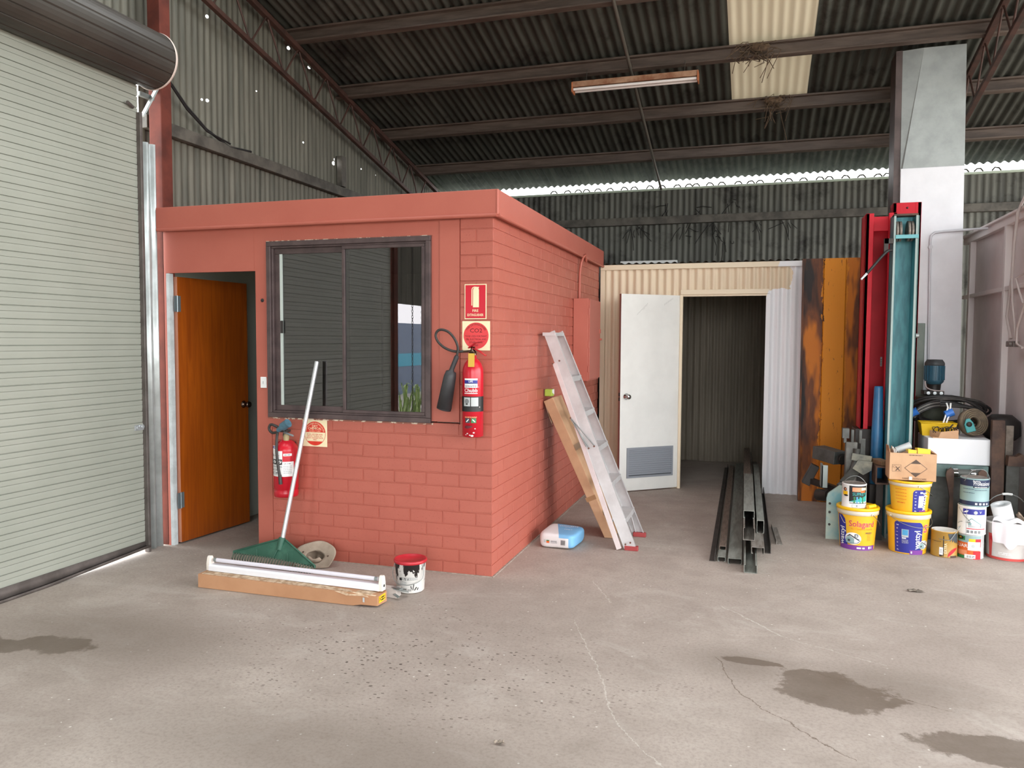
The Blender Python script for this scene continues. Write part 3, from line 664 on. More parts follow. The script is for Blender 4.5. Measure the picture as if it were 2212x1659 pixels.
for i in range(12):
    z = z0+.03+i*(z1-z0-.05)/12; b.add([(u0+.02, -.001, z+.024), (u1-.02, -.001, z+.024), (u1-.02, -.012, z+.004), (u0+.02, -.012, z+.004), (u1-.02, -.012, z+.001), (u0+.02, -.012, z+.001)], [[0, 1, 2, 3], [3, 2, 4, 5]])
b.box(u0+.02, u1-.02, -.0012, -.0002, z0+.02, z1-.02, 1); b.build('louvre_grille', [MATS['grille_grey'], MATS['p_dgrey']], leaf, local=True)
M('chrome', 'C9C9C9', .12, 1)
b = B(); b.lathe([(.033, 0), (.034, .005), (.014, .012), (.012, .03), (.022, .038), (.028, .052), (.024, .066), (.001, .07)], 28, (.07, 0, .995), T=Matrix.Rotation(R(90), 4, 'X')); b.build('door_knob', MATS['chrome'], leaf, local=True)
for z_ in (.95, 1.0): b = B(); b.box(-.003, -.0006, .006, .03, z_, z_+.035); b.build('latch', MATS['p_black'], leaf, local=True)
dc = Decal(on_plane(TM[d2.name] @ Vector((0, -.0002, 0)), TM[d2.name].to_3x3() @ Vector((1, 0, 0)), (0, 0, 1))); M('scuff', 'BDBDB8', .6)
rnd = random.Random(3)
for i in range(9): u = .19+i*.014; dc.line([(u, 1.85+i*.011+rnd.uniform(-.01, .01)), (u+.012, 1.862+i*.014)], .003, 'scuff')
for i in range(10): u = .52+i*.011; v = 1.95+i*.007; dc.line([(u, v), (u+.004, v+.02)], .0025, 'scuff')
dc.build('scuff_marks', d2)

# ---- pale sheet-clad column with its steel leg
M('sheet_galv', 'A3A8A6', .5, .25, '959A98', 6, bump=.08, bsc=40); M('sheet_white', 'E4E4E8', .45, 0, 'DCDCE0', 3); M('brown_steel', '5A4C49', .5, .2, '4A3E3B', 6)
t = thing('clad_column', 'tall square column clad in grey sheet above and white sheet below', 'column', (3.15, 3.25, 0)); kx = lambda z: 2.918-.012*z*.9; kw = .525
b = B(); z0, z1, z2 = 0.0, 3.168, zr(3.08)-PB-.01
X0 = lambda z: 2.912-.0085*z; X1 = lambda z: 3.447-.0145*z
b.add([(X0(z0), 3.08, z0), (X1(z0), 3.08, z0), (X1(z1), 3.08, z1), (X0(z1), 3.08, z1), (X1(z0), 3.5, z0), (X1(z1), 3.5, z1), (X0(z0), 3.5, z0), (X0(z1), 3.5, z1)], [[0, 1, 2, 3], [1, 4, 5, 2], [0, 3, 7, 6]])
b.build('white_cladding', MATS['sheet_white'], t)
b = B(); q = 3.085
b.add([(X0(z1)+.012, q-.004, z1-.02), (X1(z1)+.002, q-.004, z1-.01), (X1(z2), q, z2), (X0(z2)+.17, q, z2), (X0(z2), q+.035, z2), (X1(z1), 3.5, z1), (X1(z2), 3.5, z2), (X0(z1), 3.5, z1), (X0(z2), 3.5, z2), (X0(z1)-.002, q+.01, z1-.02)], [[0, 1, 2, 3], [9, 0, 3, 4], [1, 5, 6, 2], [9, 4, 8, 7]])
b.build('grey_cladding', MATS['sheet_galv'], t)
b = B(); b.add([(X0(0)-.055, 3.11, 0), (X0(0)-.001, 3.11, 0), (X0(z2)-.001, 3.11, z2), (X0(z2)-.055, 3.11, z2), (X0(0)-.055, 3.4, 0), (X0(z2)-.055, 3.4, z2)], [[0, 1, 2, 3], [4, 0, 3, 5]]); b.build('steel_leg', MATS['brown_steel'], t)
b = B(); b.tube([(3.17, 3.065, .95), (3.145, 3.065, 2.50), (3.15, 3.065, 2.55), (3.18, 3.065, 2.58), (3.25, 3.065, 2.588), (3.60, 3.05, 2.60)], .011, 10); b.tube([(3.148, 3.055, 2.45), (3.148, 3.075, 2.45)], .02, 8)
tag(b.build('white_conduit', M('conduit_white', 'CFCFD4', .4)), 'white conduit pipe running up the column and across to the partition', 'pipe')
b = B(); b.box(3.0, 3.115, 2.99, 3.078, 1.02, 1.76, 0, .006); tag(b.build('isolator_box', M('grey_green', '7E8C82', .5, 0, '74827A', 5)), 'tall grey-green box on the column behind the teal hoist post', 'box')
# ---- sheeted partition beside the column
M('partition_sheet', 'E6DAD8', .6, 0, 'DACDCB', 2.5); M('partition_frame', 'E8DEDC', .55)
PXX = 3.62; PY0, PY1 = 1.45, 4.0
b = B(); b.box(PXX+.05, PXX+.056, PY0, PY1, .0, 2.62); struct(b.build('wall_partition', MATS['partition_sheet'], own=False))
b = B(); b.box(PXX, PXX+.05, PY0, PY1, 2.56, 2.62); b.box(PXX-.03, PXX+.06, PY0, PY1, 2.62, 2.64)
for y in (1.5, 2.63, 3.75): b.box(PXX, PXX+.05, y-.035, y+.015, 0, 2.56)
b.box(PXX+.005, PXX+.045, PY0, PY1, 2.02, 2.055); struct(b.build('trim_6', MATS['partition_frame'], own=False, bevel=.003))
t = thing('hanging_wiring', 'pale cables drooping over the partition to a loose socket', 'cable', (3.58, 1.95, 1.5)); M('cable_grey', 'BFB2AE', .5)
for i, pts in enumerate(([(3.66, 2.0, 2.66), (3.60, 2.05, 2.72), (3.57, 2.12, 2.6), (3.575, 2.2, 2.35), (3.58, 2.24, 2.1), (3.58, 2.33, 1.8), (3.58, 2.2, 1.62)], [(3.58, 2.24, 2.1), (3.57, 2.16, 1.9), (3.57, 2.08, 1.72), (3.58, 2.1, 1.62)], [(3.6, 1.95, 2.12), (3.57, 2.1, 2.09), (3.57, 2.0, 1.97), (3.57, 1.9, 1.88)], [(3.57, 1.85, 1.9), (3.57, 2.02, 1.7), (3.57, 2.02, 1.58), (3.57, 1.88, 1.55)])):
    b = B(); b.tube(pts, .009 if i else .012, 8); b.build('cable', MATS['cable_grey'], t)
b = B(); b.box(3.555, 3.6, 2.05, 2.24, 1.555, 1.6, 0, .006); b.tube([(3.555, 2.09, 1.578), (3.535, 2.09, 1.578)], .014, 10); b.build('loose_socket', M('old_socket', '8B807A', .5, h2='4E4743', sc=30), t)

# ---- things fixed to the office walls
t = thing('meter_box', 'red painted metal meter box fixed to the brick side wall', 'box', (.075, 2.55, 1.2))
b = B(); b.box(.003, .15, 2.35, 2.86, 1.205, 1.985, 0, .004); b.build('cabinet', MATS['red_wall_paint'], t)
b = B(); b.box(.15, .162, 2.36, 2.87, 1.22, 1.975, 0, .003); md_ = b.build('door', MATS['red_wall_paint'], t)
for z in (1.32, 1.55, 1.86): b = B(); b.tube([(.152, 2.352, z-.03), (.152, 2.352, z+.03)], .006, 8); b.build('hinge', MATS['red_wall_paint'], md_)
b = B(); b.tube([(.162, 2.84, 1.6), (.185, 2.84, 1.6)], .01, 10); b.build('door_knob', MATS['red_wall_paint'], md_)
b = B(); b.box(.162, .172, 2.825, 2.855, 1.66, 1.70); b.build('latch', MATS['red_wall_paint'], md_)
b = B(); b.tube([(.055, 2.66, 2.36), (.06, 2.60, 2.415), (.05, 2.55, 2.39), (.035, 2.53, 2.33), (.022, 2.535, 2.24), (.018, 2.54, 1.985)], .013, 10); tag(b.build('wall_conduit', MATS['red_wall_paint']), 'red painted conduit hooking down from the fascia into the meter box', 'pipe')
t = thing('light_switch', 'small white switch plate between timber door and window', 'switch', (-1.757, 0, 1.232))
b = B(); b.box(-1.783, -1.732, -.009, 0, 1.232, 1.313, 0, .003); b.build('plate', MATS['p_white'], t)
b = B(); b.box(-1.763, -1.752, -.013, -.009, 1.262, 1.282, 0, .001); b.build('rocker', M('rocker_grey', 'CFCFCF', .4), t)
# signs
def sign(name, label, x0, x1, z0, z1, m):
    t = thing(name, label, 'sign', ((x0+x1)/2, 0, z0), group='safety signs on the red front wall')
    b = B(); b.box(x0, x1, -.0045, -.001, z0, z1, 0, .001); b.build('board', MATS[m], t)
    return t, Decal(on_plane((x0, -.0046, z0), (1, 0, 0), (0, 0, 1)))
M('sign_cream', 'F1E4BC', .4); M('sign_red', 'CB1F33', .35); M('sign_red2', 'DE4244', .4); M('sign_red3', 'D93A2A', .4); M('ink_dark', '6E1A1C', .5)
t, d = sign('fire_sign', 'red rectangular sign with a white extinguisher picture, topmost on the corner pier', -.198, -.044, 1.726, 1.957, 'sign_cream'); W_, H_ = .154, .231
d.rect(.006, W_-.006, .006, H_-.006, 'sign_red'); d.rect(.060, .102, .078, .190, 'sign_cream'); d.disc(.081, .190, .021, 'sign_cream', 24, 0, PI); d.rect(.074, .088, .205, .213, 'sign_cream')
d.line([(.101, .206), (.088, .21), (.070, .212), (.057, .206), (.0525, .196), (.0525, .09)], .006, 'sign_cream'); d.line([(.084, .209), (.103, .211)], .004, 'sign_cream')
d.text('FIRE', W_/2, .048, .017, 'sign_cream', bold=.02); d.text('EXTINGUISHER', W_/2, .020, .0165, 'sign_cream', wide=.72, bold=.02); d.build('printing', t)
t, d = sign('extinguisher_notice', 'cream square sign with a solid red disc just above the tall extinguisher', -.214, -.019, 1.519, 1.713, 'sign_cream')
d.disc(.098, .097, .088, 'sign_red2', 48); d.text('CO2', .098, .119, .027, 'ink_dark', bold=.012, wide=1.15)
for i, s_ in enumerate(('TO BE USED FOR PAINT,', 'OIL, ELECTRICAL AND', 'OTHER LIQUID', 'FIRES')): d.text(s_, .098, .088-i*.02, .0125, 'ink_dark', wide=.82)
d.text('THIS EXTINGUISHER', .098, .097, .0125, 'ink_dark', arc=.070, wide=.95); d.build('printing', t)
t, d = sign('extinguisher_notice', 'cream square sign with a red and cream banded disc beneath the window', -1.437, -1.24, .822, 1.012, 'sign_cream')
d.disc(.1, .094, .086, 'sign_red3', 48); d.disc(.1, .094, .083, 'sign_cream', 48); d.disc(.1, .094, .083, 'sign_red3', 30, R(6), R(174)); d.disc(.1, .094, .083, 'sign_red3', 24, R(222), R(318))
d.text('DRY', .1, .139, .017, 'sign_cream', bold=.015); d.text('CHEMICAL', .1, .122, .016, 'sign_cream', bold=.015); d.text('2.5 KG CLASS', .1, .106, .011, 'sign_cream')
for i, s_ in enumerate(('TO BE USED FOR PAPER,', 'WOOD, TEXTILE, OIL,', 'LIQUID AND ELECTRICAL', 'FIRES')): d.text(s_, .1, .083-i*.0125, .0095, 'sign_red3', wide=.9)
d.text('DRY POWDER EXTINGUISHER', .1, .094, .010, 'sign_cream', arc=.069); d.build('printing', t)

b = B(); rnd = random.Random(4)
for (x, z) in ((.0, 3.1), (.12, 3.12), (.75, 3.05), (1.05, 3.1), (1.1, 2.98), (1.25, 2.9), (1.6, 3.12), (2.0, 3.1), (.5, 3.35), (1.35, 3.4), (.9, 3.3)):
    for i in range(5):
        p = Vector((x+rnd.gauss(0, .04), WB-.03, z+rnd.gauss(0, .03))); q = p+Vector((rnd.gauss(.0, .09), 0, -abs(rnd.gauss(.0, .14)))); m_ = (p+q)/2+Vector((rnd.gauss(0, .02), -.02, rnd.gauss(0, .02)))
        b.tube([p, m_, q], .004, 4)
o = b.build('cobweb', M('cobweb_black', '1B1A18', .9)); tag(o, 'black sooty cobweb strands clinging to the rear wall around the girt', 'cobweb'); o['kind'] = 'stuff'
# =================================================================== FIRE EXTINGUISHERS
M('ext_red', 'C4192B', .28, 0, 'B81527', 4); M('hose_black', '3A3532', .55, h2='2A2725', sc=20); M('horn_black', '2D2D2F', .5, h2='3A3A3C', sc=8); M('brass_tag', 'C79F2F', .45)
ex, ey = -.105, -.093; er = .069
t = thing('fire_extinguisher', 'tall red gas extinguisher with a black horn on a looped hose, on the corner pier', 'fire extinguisher', (ex, ey, .955), group='wall-hung fire extinguishers')
b = B(); b.lathe([(.001, .955), (.055, .955), (er, .962), (er, 1.375), (.066, 1.405), (.055, 1.435), (.038, 1.458), (.026, 1.468), (.024, 1.49), (.001, 1.492)], 40, (ex, ey, 0)); b.build('cylinder', MATS['ext_red'], t)
b = B(); b.lathe([(.024, 1.488), (.024, 1.515), (.017, 1.52), (.014, 1.545), (.001, 1.546)], 20, (ex, ey, 0)); b.tube([(ex-.01, ey-.012, 1.515), (ex-.05, ey-.02, 1.513), (ex-.075, ey-.02, 1.514)], .008, 10); vv = b.build('valve', MATS['dark_chrome'], t)
b = B(); b.beam((ex-.03, ey, 1.535), (ex+.02, ey-.015, 1.568), .02, .006, bev=.001); b.beam((ex+.02, ey-.015, 1.568), (ex+.085, ey-.04, 1.578), .02, .005, bev=.001); b.build('lever', MATS['ext_red'], vv)
b = B(); b.beam((ex+.0, ey-.005, 1.535), (ex+.05, ey-.02, 1.518), .02, .005); b.beam((ex+.05, ey-.02, 1.518), (ex+.10, ey-.035, 1.488), .018, .005); b.build('carry_handle', MATS['ext_red'], vv)
ca = math.atan2(-4.877-ey, 1.655-ex)+.18
b = B(); fa = R(-80); fx_ = Vector((math.cos(fa), math.sin(fa), 0)); sx_ = Vector((-fx_.y, fx_.x, 0)); c0 = Vector((ex, ey, 0))+fx_*.064+sx_*.0
pts = [c0+sx_*(-.019)+Vector((0, 0, 1.502)), c0+sx_*.022+Vector((0, 0, 1.502)), c0+fx_*.008+sx_*.022+Vector((0, 0, 1.415)), c0+fx_*.008+sx_*(-.019)+Vector((0, 0, 1.415))]
b.add(pts, [[0, 1, 2, 3]]); b.build('yellow_tag', MATS['brass_tag'], t, solid=.001)
hz = Vector((ex-.06, ey-.02, 1.514)); b = B()
loop = [(-.165, -.115, 1.514), (-.20, -.12, 1.512), (-.245, -.125, 1.518), (-.295, -.13, 1.54), (-.335, -.13, 1.575), (-.352, -.13, 1.612), (-.342, -.13, 1.643), (-.312, -.13, 1.655), (-.268, -.13, 1.643), (-.232, -.13, 1.612), (-.208, -.13, 1.575), (-.196, -.13, 1.54), (-.198, -.13, 1.508), (-.205, -.125, 1.48)]
def smooth(pts, k=4):
    pts = [Vector(p) for p in pts]; out = []
    for i in range(len(pts)-1):
        p0, p1, p2, p3 = pts[max(0, i-1)], pts[i], pts[i+1], pts[min(len(pts)-1, i+2)]
        for j in range(k):
            u = j/k; out.append(.5*((2*p1)+(p2-p0)*u+(2*p0-5*p1+4*p2-p3)*u*u+(3*p1-p0-3*p2+p3)*u**3))
    return out+[pts[-1]]
b.tube(smooth(loop), .0085, 10); hs = b.build('hose', MATS['hose_black'], t)
b = B(); p0 = Vector((-.203, -.125, 1.485)); p1 = Vector((-.245, -.12, 1.385)); p2 = Vector((-.252, -.118, 1.365)); p3 = Vector((-.305, -.105, 1.13))
q = p1; ax = (p3-p0).normalized()
b.tube([p0, p0+(p1-p0)*.1, p1-ax*.015, p1, p1+ax*.006, p2+ax*.02, p3-ax*.008, p3, p3-ax*.012], [.013, .016, .0155, .018, .034, .041, .050, .049, .044], 28); b.build('horn', MATS['horn_black'], hs)
d = Decal(on_cyl((ex, ey, 0), .955, er, er, .42, R(-82)), True)
d.rect(-.045, .045, .325, .385, 'p_white'); d.rect(-.045, .045, .351, .374, 'p_blue'); d.text('LIFE', 0, .36, .012, 'p_white', bold=.02); d.rows(-.038, .038, (.352, .336, .33), .003, 'p_dgrey', 1)
d.text('Chubb', 0, .297, .024, 'p_white', bold=.02); d.rect(-.045, .045, .286, .291, 'p_white')
d.rect(-.105, .105, .17, .268, 'p_black'); d.rect(-.05, -.003, .205, .262, 'p_lgrey'); d.rect(.003, .05, .205, .262, 'p_lgrey'); d.disc(-.026, .237, .016, 'p_grey', 20); d.rect(-.034, -.018, .215, .222, 'p_black')
d.rows(-.04, .04, (.135, .13), .0035, 'p_peach', 4); d.rect(-.036, -.004, .097, .128, 'p_dgrey'); d.rect(.004, .036, .097, .128, 'p_green'); d.line([(-.028, .103), (-.012, .121)], .006, 'p_white'); d.line([(.012, .12), (.028, .104)], .006, 'p_white')
M('wear_white', 'D9CFCB', .5); M('scorch', '5A1720', .5)
for (u, v, r) in ((-.02, .028, .006), (.02, .034, .007), (.01, .014, .010), (-.004, .018, .006), (.028, .06, .005), (.058, .2, .004), (.05, .33, .003), (-.03, .02, .004)): d.disc(u, v, r, 'wear_white', 7, .3, .3+2*PI, r*.7)
for (u, v, r) in ((-.02, .07, .020), (.0, .074, .012)): d.disc(u, v, r, 'scorch', 14, 0, 2*PI, r*.5)
d.build('label', t)
b = B(); b.box(ex-.02, ex+.02, -.03, 0, 1.25, 1.33); b.tube([(ex, -.015, 1.33), (ex, -.03, 1.44)], .006, 8); b.build('bracket', MATS['p_black'], t)
# second extinguisher
ex, ey, er = -1.515, -.1, .086
t = thing('fire_extinguisher', 'squat red powder extinguisher with a white label, hung below the window', 'fire extinguisher', (ex, ey, .475), group='wall-hung fire extinguishers')
b = B(); b.lathe([(.001, .478), (er-.006, .475), (er-.002, .48), (er-.002, .515), (er-.006, .521), (er-.006, .527), (er, .533), (er, .80), (er-.006, .83), (er-.03, .862), (.022, .878), (.02, .9), (.001, .902)], 40, (ex, ey, 0)); b.build('cylinder', MATS['ext_red'], t)
b = B(); b.lathe([(.02, .896), (.021, .92), (.015, .93), (.013, .955), (.001, .956)], 18, (ex, ey, 0)); b.box(ex-.03, ex+.03, ey-.03, ey+.02, .93, .948, 0, .004); b.build('valve', MATS['hose_black'], t)
b = B(); b.tube(smooth([(ex+.01, ey-.03, .93), (ex+.05, ey-.05, .925), (ex+.095, ey-.05, .912)]), [.008]*8+[.006], 8); b.build('lever', MATS['p_grey'], t)
b = B(); b.tube(smooth([(ex+.0, ey-.02, .942), (ex-.045, ey-.05, .975), (ex-.085, ey-.055, .985), (ex-.098, ey-.055, .955), (ex-.075, ey-.055, .928), (ex-.03, ey-.06, .93), (ex-.022, ey-.075, .90), (ex-.01, ey-.098, .8), (ex+.004, ey-.098, .68), (ex+.014, ey-.098, .63)]), .0095, 10)
b.tube([(ex+.014, ey-.099, .64), (ex+.022, ey-.1, .575)], [.012, .013], 12); b.build('hose', MATS['hose_black'], t)
b = B(); b.tube([(ex-.03, ey-.05, .945), (ex+.01, ey-.055, .972)], [.016, .02], 14); b.tube([(ex+.01, ey-.055, .972), (ex+.062, ey-.06, 1.003)], [.029, .031], 20); b.build('blue_nozzle', M('nozzle_blue', '4F7485', .45, h2='44616F', sc=18), t)
b = B(); b.lathe([(.02, .872), (.022, .9), (.012, .925), (.008, .93)], 14, (ex+.012, ey-.012, 0)); b.build('collar', M('old_brass', 'A99A72', .5), t)
d = Decal(on_cyl((ex, ey, 0), .475, er, er, .36, R(-86)), True)
d.rect(-.09, .062, .15, .33, 'p_white'); d.rect(-.09, -.018, .33, .366, 'p_white'); d.rect(-.09, -.012, .345, .362, 'p_blue'); d.text('LIFE', -.048, .349, .01, 'p_white', bold=.02)
d.rect(.02, .085, .255, .33, 'ext_red'); d.rect(.026, .085, .295, .312, 'p_white'); d.rows(.032, .078, (.301,), .004, 'p_black', 6)
d.rect(.02, .098, .15, .255, 'p_white'); d.text('2A 20B', .052, .236, .011, 'p_black'); d.rows(.026, .085, (.222, .21, .198, .186, .174), .003, 'p_grey', 7)
d.text('ELL', -.06, .292, .014, 'p_black', bold=.02); d.rows(-.04, .0, (.297,), .003, 'p_coral', 8)
for u in (-.083, -.044, .0): d.rect(u-.011, u+.018, .235, .272, 'p_black'); d.disc(u+.003, .254, .011, 'p_white', 16); d.line([(u-.003, .243), (u+.008, .262)], .004, 'p_black')
d.rows(-.08, .02, (.222, .216), .003, 'p_grey', 9)
for u in (-.06, -.018): d.line([(u-.018, .165), (u+.018, .165), (u+.018, .205), (u-.018, .205), (u-.018, .165)], .0015, 'p_grey'); d.rows(u-.012, u+.013, (.17, .177, .195), .004, 'p_black', int(90+u*100))
d.build('label', t)
b = B(); b.box(ex-.02, ex+.02, -.02, 0, .75, .85); b.build('bracket', MATS['p_black'], t)

# =================================================================== RAKE, CARTON, LIGHT BATTENS, HAT, PAIL
M('rake_green', '2F5A49', .5, 0, '3E6A58', 7, .45, .6); M('rake_dust', '6B7264', .8, 0, '566457', 14); M('alu_pole', 'CFD0D2', .3, .7)
tip = Vector((-1.300, -.03, 1.43)); nk = Vector((-1.448, -.255, .20))
t = thing('garden_rake', 'green plastic fan rake with a silver pole propped against the office window', 'rake', (-1.47, -.33, 0))
b = B(); b.tube([nk-(tip-nk)*.04, tip], .0155, 16); b.lathe([(.0165, 0), (.001, .004)], 16, tip, T=frame(Vector(), (tip-nk)).to_3x3().to_4x4()); b.build('pole', MATS['alu_pole'], t)
hl = Vector((-1.825, -.285, .086)); hr = Vector((-1.140, -.345, .066)); bl = Vector((-1.85, -.27, .012)); br = Vector((-1.16, -.35, .012)); dn = Vector((-.10, -.97, .18)).normalized()
a0, a1 = nk+Vector((-.026, -.0, .002)), nk+Vector((.03, 0, 0)); ml, mr = hl*.94+hr*.06+Vector((0, 0, -.0)), hr*.97+hl*.03
b = B(); low = lambda s_: (hl+(hr-hl)*s_)+Vector((0, -.004*math.sin(s_*PI), -.010+.012*math.sin(s_*PI)))
poly = [a0, hl+Vector((.0, 0, .008)), hl+Vector((.002, 0, -.012))]+[low(i/10) for i in range(1, 10)]+[hr+Vector((0, 0, -.012)), hr+Vector((0, 0, .006)), a1]
n = len(poly); b.add(poly+[p-dn*.012 for p in poly], [list(range(n)), [i+n for i in range(n)][::-1]]+[[i, i+n, (i+1) % n+n, (i+1) % n] for i in range(n)])
for (u, w_) in ((.30, .5), (.5, .5), (.68, .5)):   # raised ribs
    top_ = a0+(a1-a0)*w_+dn*.004; bot_ = low(u)+dn*.004; mid_ = top_*.42+bot_*.58 if u != .5 else top_*.5+bot_*.5
    b.tube([bot_, (bot_*.3+Vector((bot_.x, bot_.y, nk.z*.78))*.7) if u != .5 else mid_], .004, 6)
rim = [a1, hr+Vector((0, 0, .006)), hr+Vector((0, 0, -.012))]; b.tube([p+dn*.003 for p in rim], .006, 6); b.tube([p+dn*.003 for p in (a0, hl+Vector((0, 0, .008)), hl+Vector((.002, 0, -.012)))], .006, 6)
b.tube([nk-(tip-nk)*.055+dn*.012, nk+(tip-nk)*.012+dn*.004], [.021, .024], 14); b.build('rake_head', MATS['rake_green'], t, recalc=True)
b = B()
for i in range(30):
    s_ = (i+.35)/30; p = low(s_)+dn*.004; q = bl+(br-bl)*s_
    m_ = p*.5+q*.5+dn*.016; b.beam(p+Vector((0, 0, .008)), m_, .012, .004, up=dn); b.beam(m_, q, .010, .004, up=dn)
b.build('tines', MATS['rake_dust'], t)
# ladder of cross bar behind tines
M('cardboard', 'B98A66', .75, 0, 'AE7F5C', 3); M('cardboard_pale', 'C9A27E', .75, 0, 'BC9472', 4); M('batten_white', 'E6E6EA', .35); M('torn_board', 'CDB59A', .85, 0, '9C7B5C', 25)
t = thing('long_carton', 'long flat brown cardboard carton lying on the floor below the rake', 'carton', (-1.08, -.72, 0))
b = B(); L0, L1, y0, y1 = -1.715, -.452, -.79, -.645
def cart(s_, hgt): return hgt
vs = []; nx = 24
for i in range(nx+1):
    x = L0+(L1-L0)*i/nx; e = max(0, (x+.62)/.17); j = random.uniform(-.003, .003) if e > 0 else 0; h = .088-.012*i/nx-.008*e+j; yo = .012*e*e
    vs += [(x, y0+yo, .002 if i < nx-2 else .012), (x, y0+yo+.002, h), (x, y1-yo, h), (x, y1-yo, .002)]
b.add(vs, [[4*i+k_, 4*i+(k_+1) % 4, 4*(i+1)+(k_+1) % 4, 4*(i+1)+k_] for i in range(nx) for k_ in range(4)]+[[0, 3, 2, 1], [4*nx, 4*nx+1, 4*nx+2, 4*nx+3]]); b.build('box', MATS['cardboard'], t, recalc=True)
b = B(); b.add([(L0+.02, y0+.012, .0888), (L1-.2, y0+.012, .078), (L1-.05, y0+.03, .071), (L1-.02, y1-.02, .072), (L0+.02, y1-.01, .0885)], [[0, 1, 2, 3, 4]]); b.add([(L1-.28, y0-.001, .078), (L1-.2, y0-.003, .06), (L1-.1, y0+.0, .066), (L1-.03, y0+.012, .055), (L1-.01, y0+.02, .073), (L1-.15, y0+.01, .082)], [[0, 1, 2, 3, 4, 5]])
b.build('torn_flap', MATS['torn_board'], t, solid=.002)
d = Decal(on_plane((L1+.0012, y0+.028, 0), (0, 1, 0), (0, 0, 1))); d.rect(.0, .085, .022, .062, 'p_yellow'); d.text('X', .016, .034, .022, 'p_black', bold=.02); d.rows(.03, .078, (.03, .044), .008, 'p_black', 5); d.build('yellow_label', t)
d = Decal(on_plane((L1-.09, y0-.0008, 0), (1, 0, 0), (0, 0, 1))); d.rect(0, .012, .03, .058, 'p_lgrey'); d.build('tape', t)
t = thing('light_batten', 'white single-tube light batten lying on top of the long carton', 'light', (-1.09, -.68, .087))
Tb = Matrix.Translation((0, 0, 0)); px0, px1 = -1.690, -.475; yb = -.69; zb = lambda x: .0905+(.076-.089)*(x-px0)/(px1-px0)
b = B(); b.prism([(-.03, 0), (.03, 0), (.03, .032), (.022, .04), (-.022, .04), (-.03, .032)], (px0, yb, zb(px0)+.001), (px1, yb, zb(px1)+.001)); b.build('channel', MATS['batten_white'], t, bevel=.002)
for x, g in ((px0, -1), (px1, 1)):
    b = B(); b.add([(x+g*e, yb+yy, zb(x)+zz) for e in (-.004, .022) for yy, zz in ((-.024, .0), (.024, .0), (.024, .045), (.016, .082), (.008, .092), (-.008, .092), (-.016, .082), (-.024, .045))], [list(range(8))[::-1], list(range(8, 16))]+[[i, (i+1) % 8, 8+(i+1) % 8, 8+i] for i in range(8)])
    b.build('lamp_socket', M('socket_cream', 'E3DCD2', .45), t, recalc=True, bevel=.003)
    b = B(); b.lathe([(.001, 0), (.008, 0), (.008, .002)], 14, (x+g*.0225, yb, zb(x)+.03), T=Matrix.Rotation(R(90*g), 4, 'Y')); b.build('entry_hole', MATS['p_black'], t)
b = B(); b.tube([(px0+.02, yb+.004, zb(px0)+.066), (px1-.02, yb+.004, zb(px1)+.066)], .013, 16); b.build('tube', M('tube_grey', 'D8D4DC', .25), t)
b = B(); b.tube([(px0+.021, yb+.004, zb(px0)+.066), (px0+.04, yb+.004, zb(px0)+.066)], .0135, 16); b.build('tube_cap', MATS['galv'], t)
b = B(); b.tube([(px1-.04, yb+.004, zb(px1)+.066), (px1-.021, yb+.004, zb(px1)+.066)], .0135, 16); b.build('tube_cap', MATS['galv'], t)
t = thing('light_batten', 'plain pale metal batten lying behind the white tube batten and carton', 'batten', (-.75, -.5, 0))
b = B(); b.prism([(-.035, 0), (.035, 0), (.03, .055), (-.03, .055)], (-1.12, -.545, .002), (-.42, -.56, .002)); b.build('channel', M('batten_grey', 'BDB4AD', .5), t, bevel=.002)
b = B(); b.beam((-.44, -.59, .06), (-.37, -.53, .03), .04, .003); b.beam((-.46, -.55, .058), (-.38, -.60, .066), .03, .003); b.beam((-.43, -.6, .03), (-.39, -.62, .02), .02, .004); b.build('end_bracket', MATS['galv'], t)
# hat
t = thing('cloth_hat', 'crumpled beige cloth hat lying brim-up against the brick wall', 'hat', (-1.3, -.13, 0)); hc = Vector((-1.268, -.145, .075)); hn = Vector((.15, -.66, .74)).normalized()
hu = Vector((1, 0, 0)); hu = (hu-hn*hu.dot(hn)).normalized(); hv = hn.cross(hu)
def hatp(s_, q):
    a = 2*PI*s_; r = .062+.085*q; r *= 1+.05*math.sin(2*a+.6)+.03*math.sin(5*a); z = .012*math.sin(3*a+1)*q+.02*math.sin(2*a)*q-.018*(1-q)
    p = hc+hu*(r*math.cos(a)*1.02)+hv*(r*math.sin(a)*.86)+hn*z; p.z = max(p.z, .004+.004*q); p.y = min(p.y, -.006); return p
M('hat_cloth', 'A99988', .9, 0, '958575', 8, bump=.4, bsc=120); M('hat_band', '877767', .9)
b = B(); b.grid(hatp, 64, 8); b.build('brim', MATS['hat_cloth'], t, solid=.004, weld=True)
def crown(s_, q):
    a = 2*PI*s_; r = .067*(1-q**3)*(1+.12*math.sin(3*a+q*3)); z = -.018-.055*math.sin(q*PI/2)+.012*math.sin(4*a+2)*q
    p = hc+hu*(r*math.cos(a))+hv*(r*math.sin(a)*.86)+hn*z; p.z = max(p.z, .005); p.y = min(p.y, -.006); return p
b = B(); b.grid(crown, 48, 10); b.build('crown', MATS['hat_band'], t, solid=.003, weld=True)
def fold(s_, q): a = -2.6+2.3*s_; r = .06*(1-.55*q); p = hc+hu*(r*math.cos(a)+.005)+hv*(r*math.sin(a)*.8)+hn*(-.012+.02*math.sin(q*PI)); p.z = max(p.z, .006); return p
b = B(); b.grid(fold, 20, 6); b.build('inner_fold', MATS['hat_cloth'], t, solid=.003)
b = B()
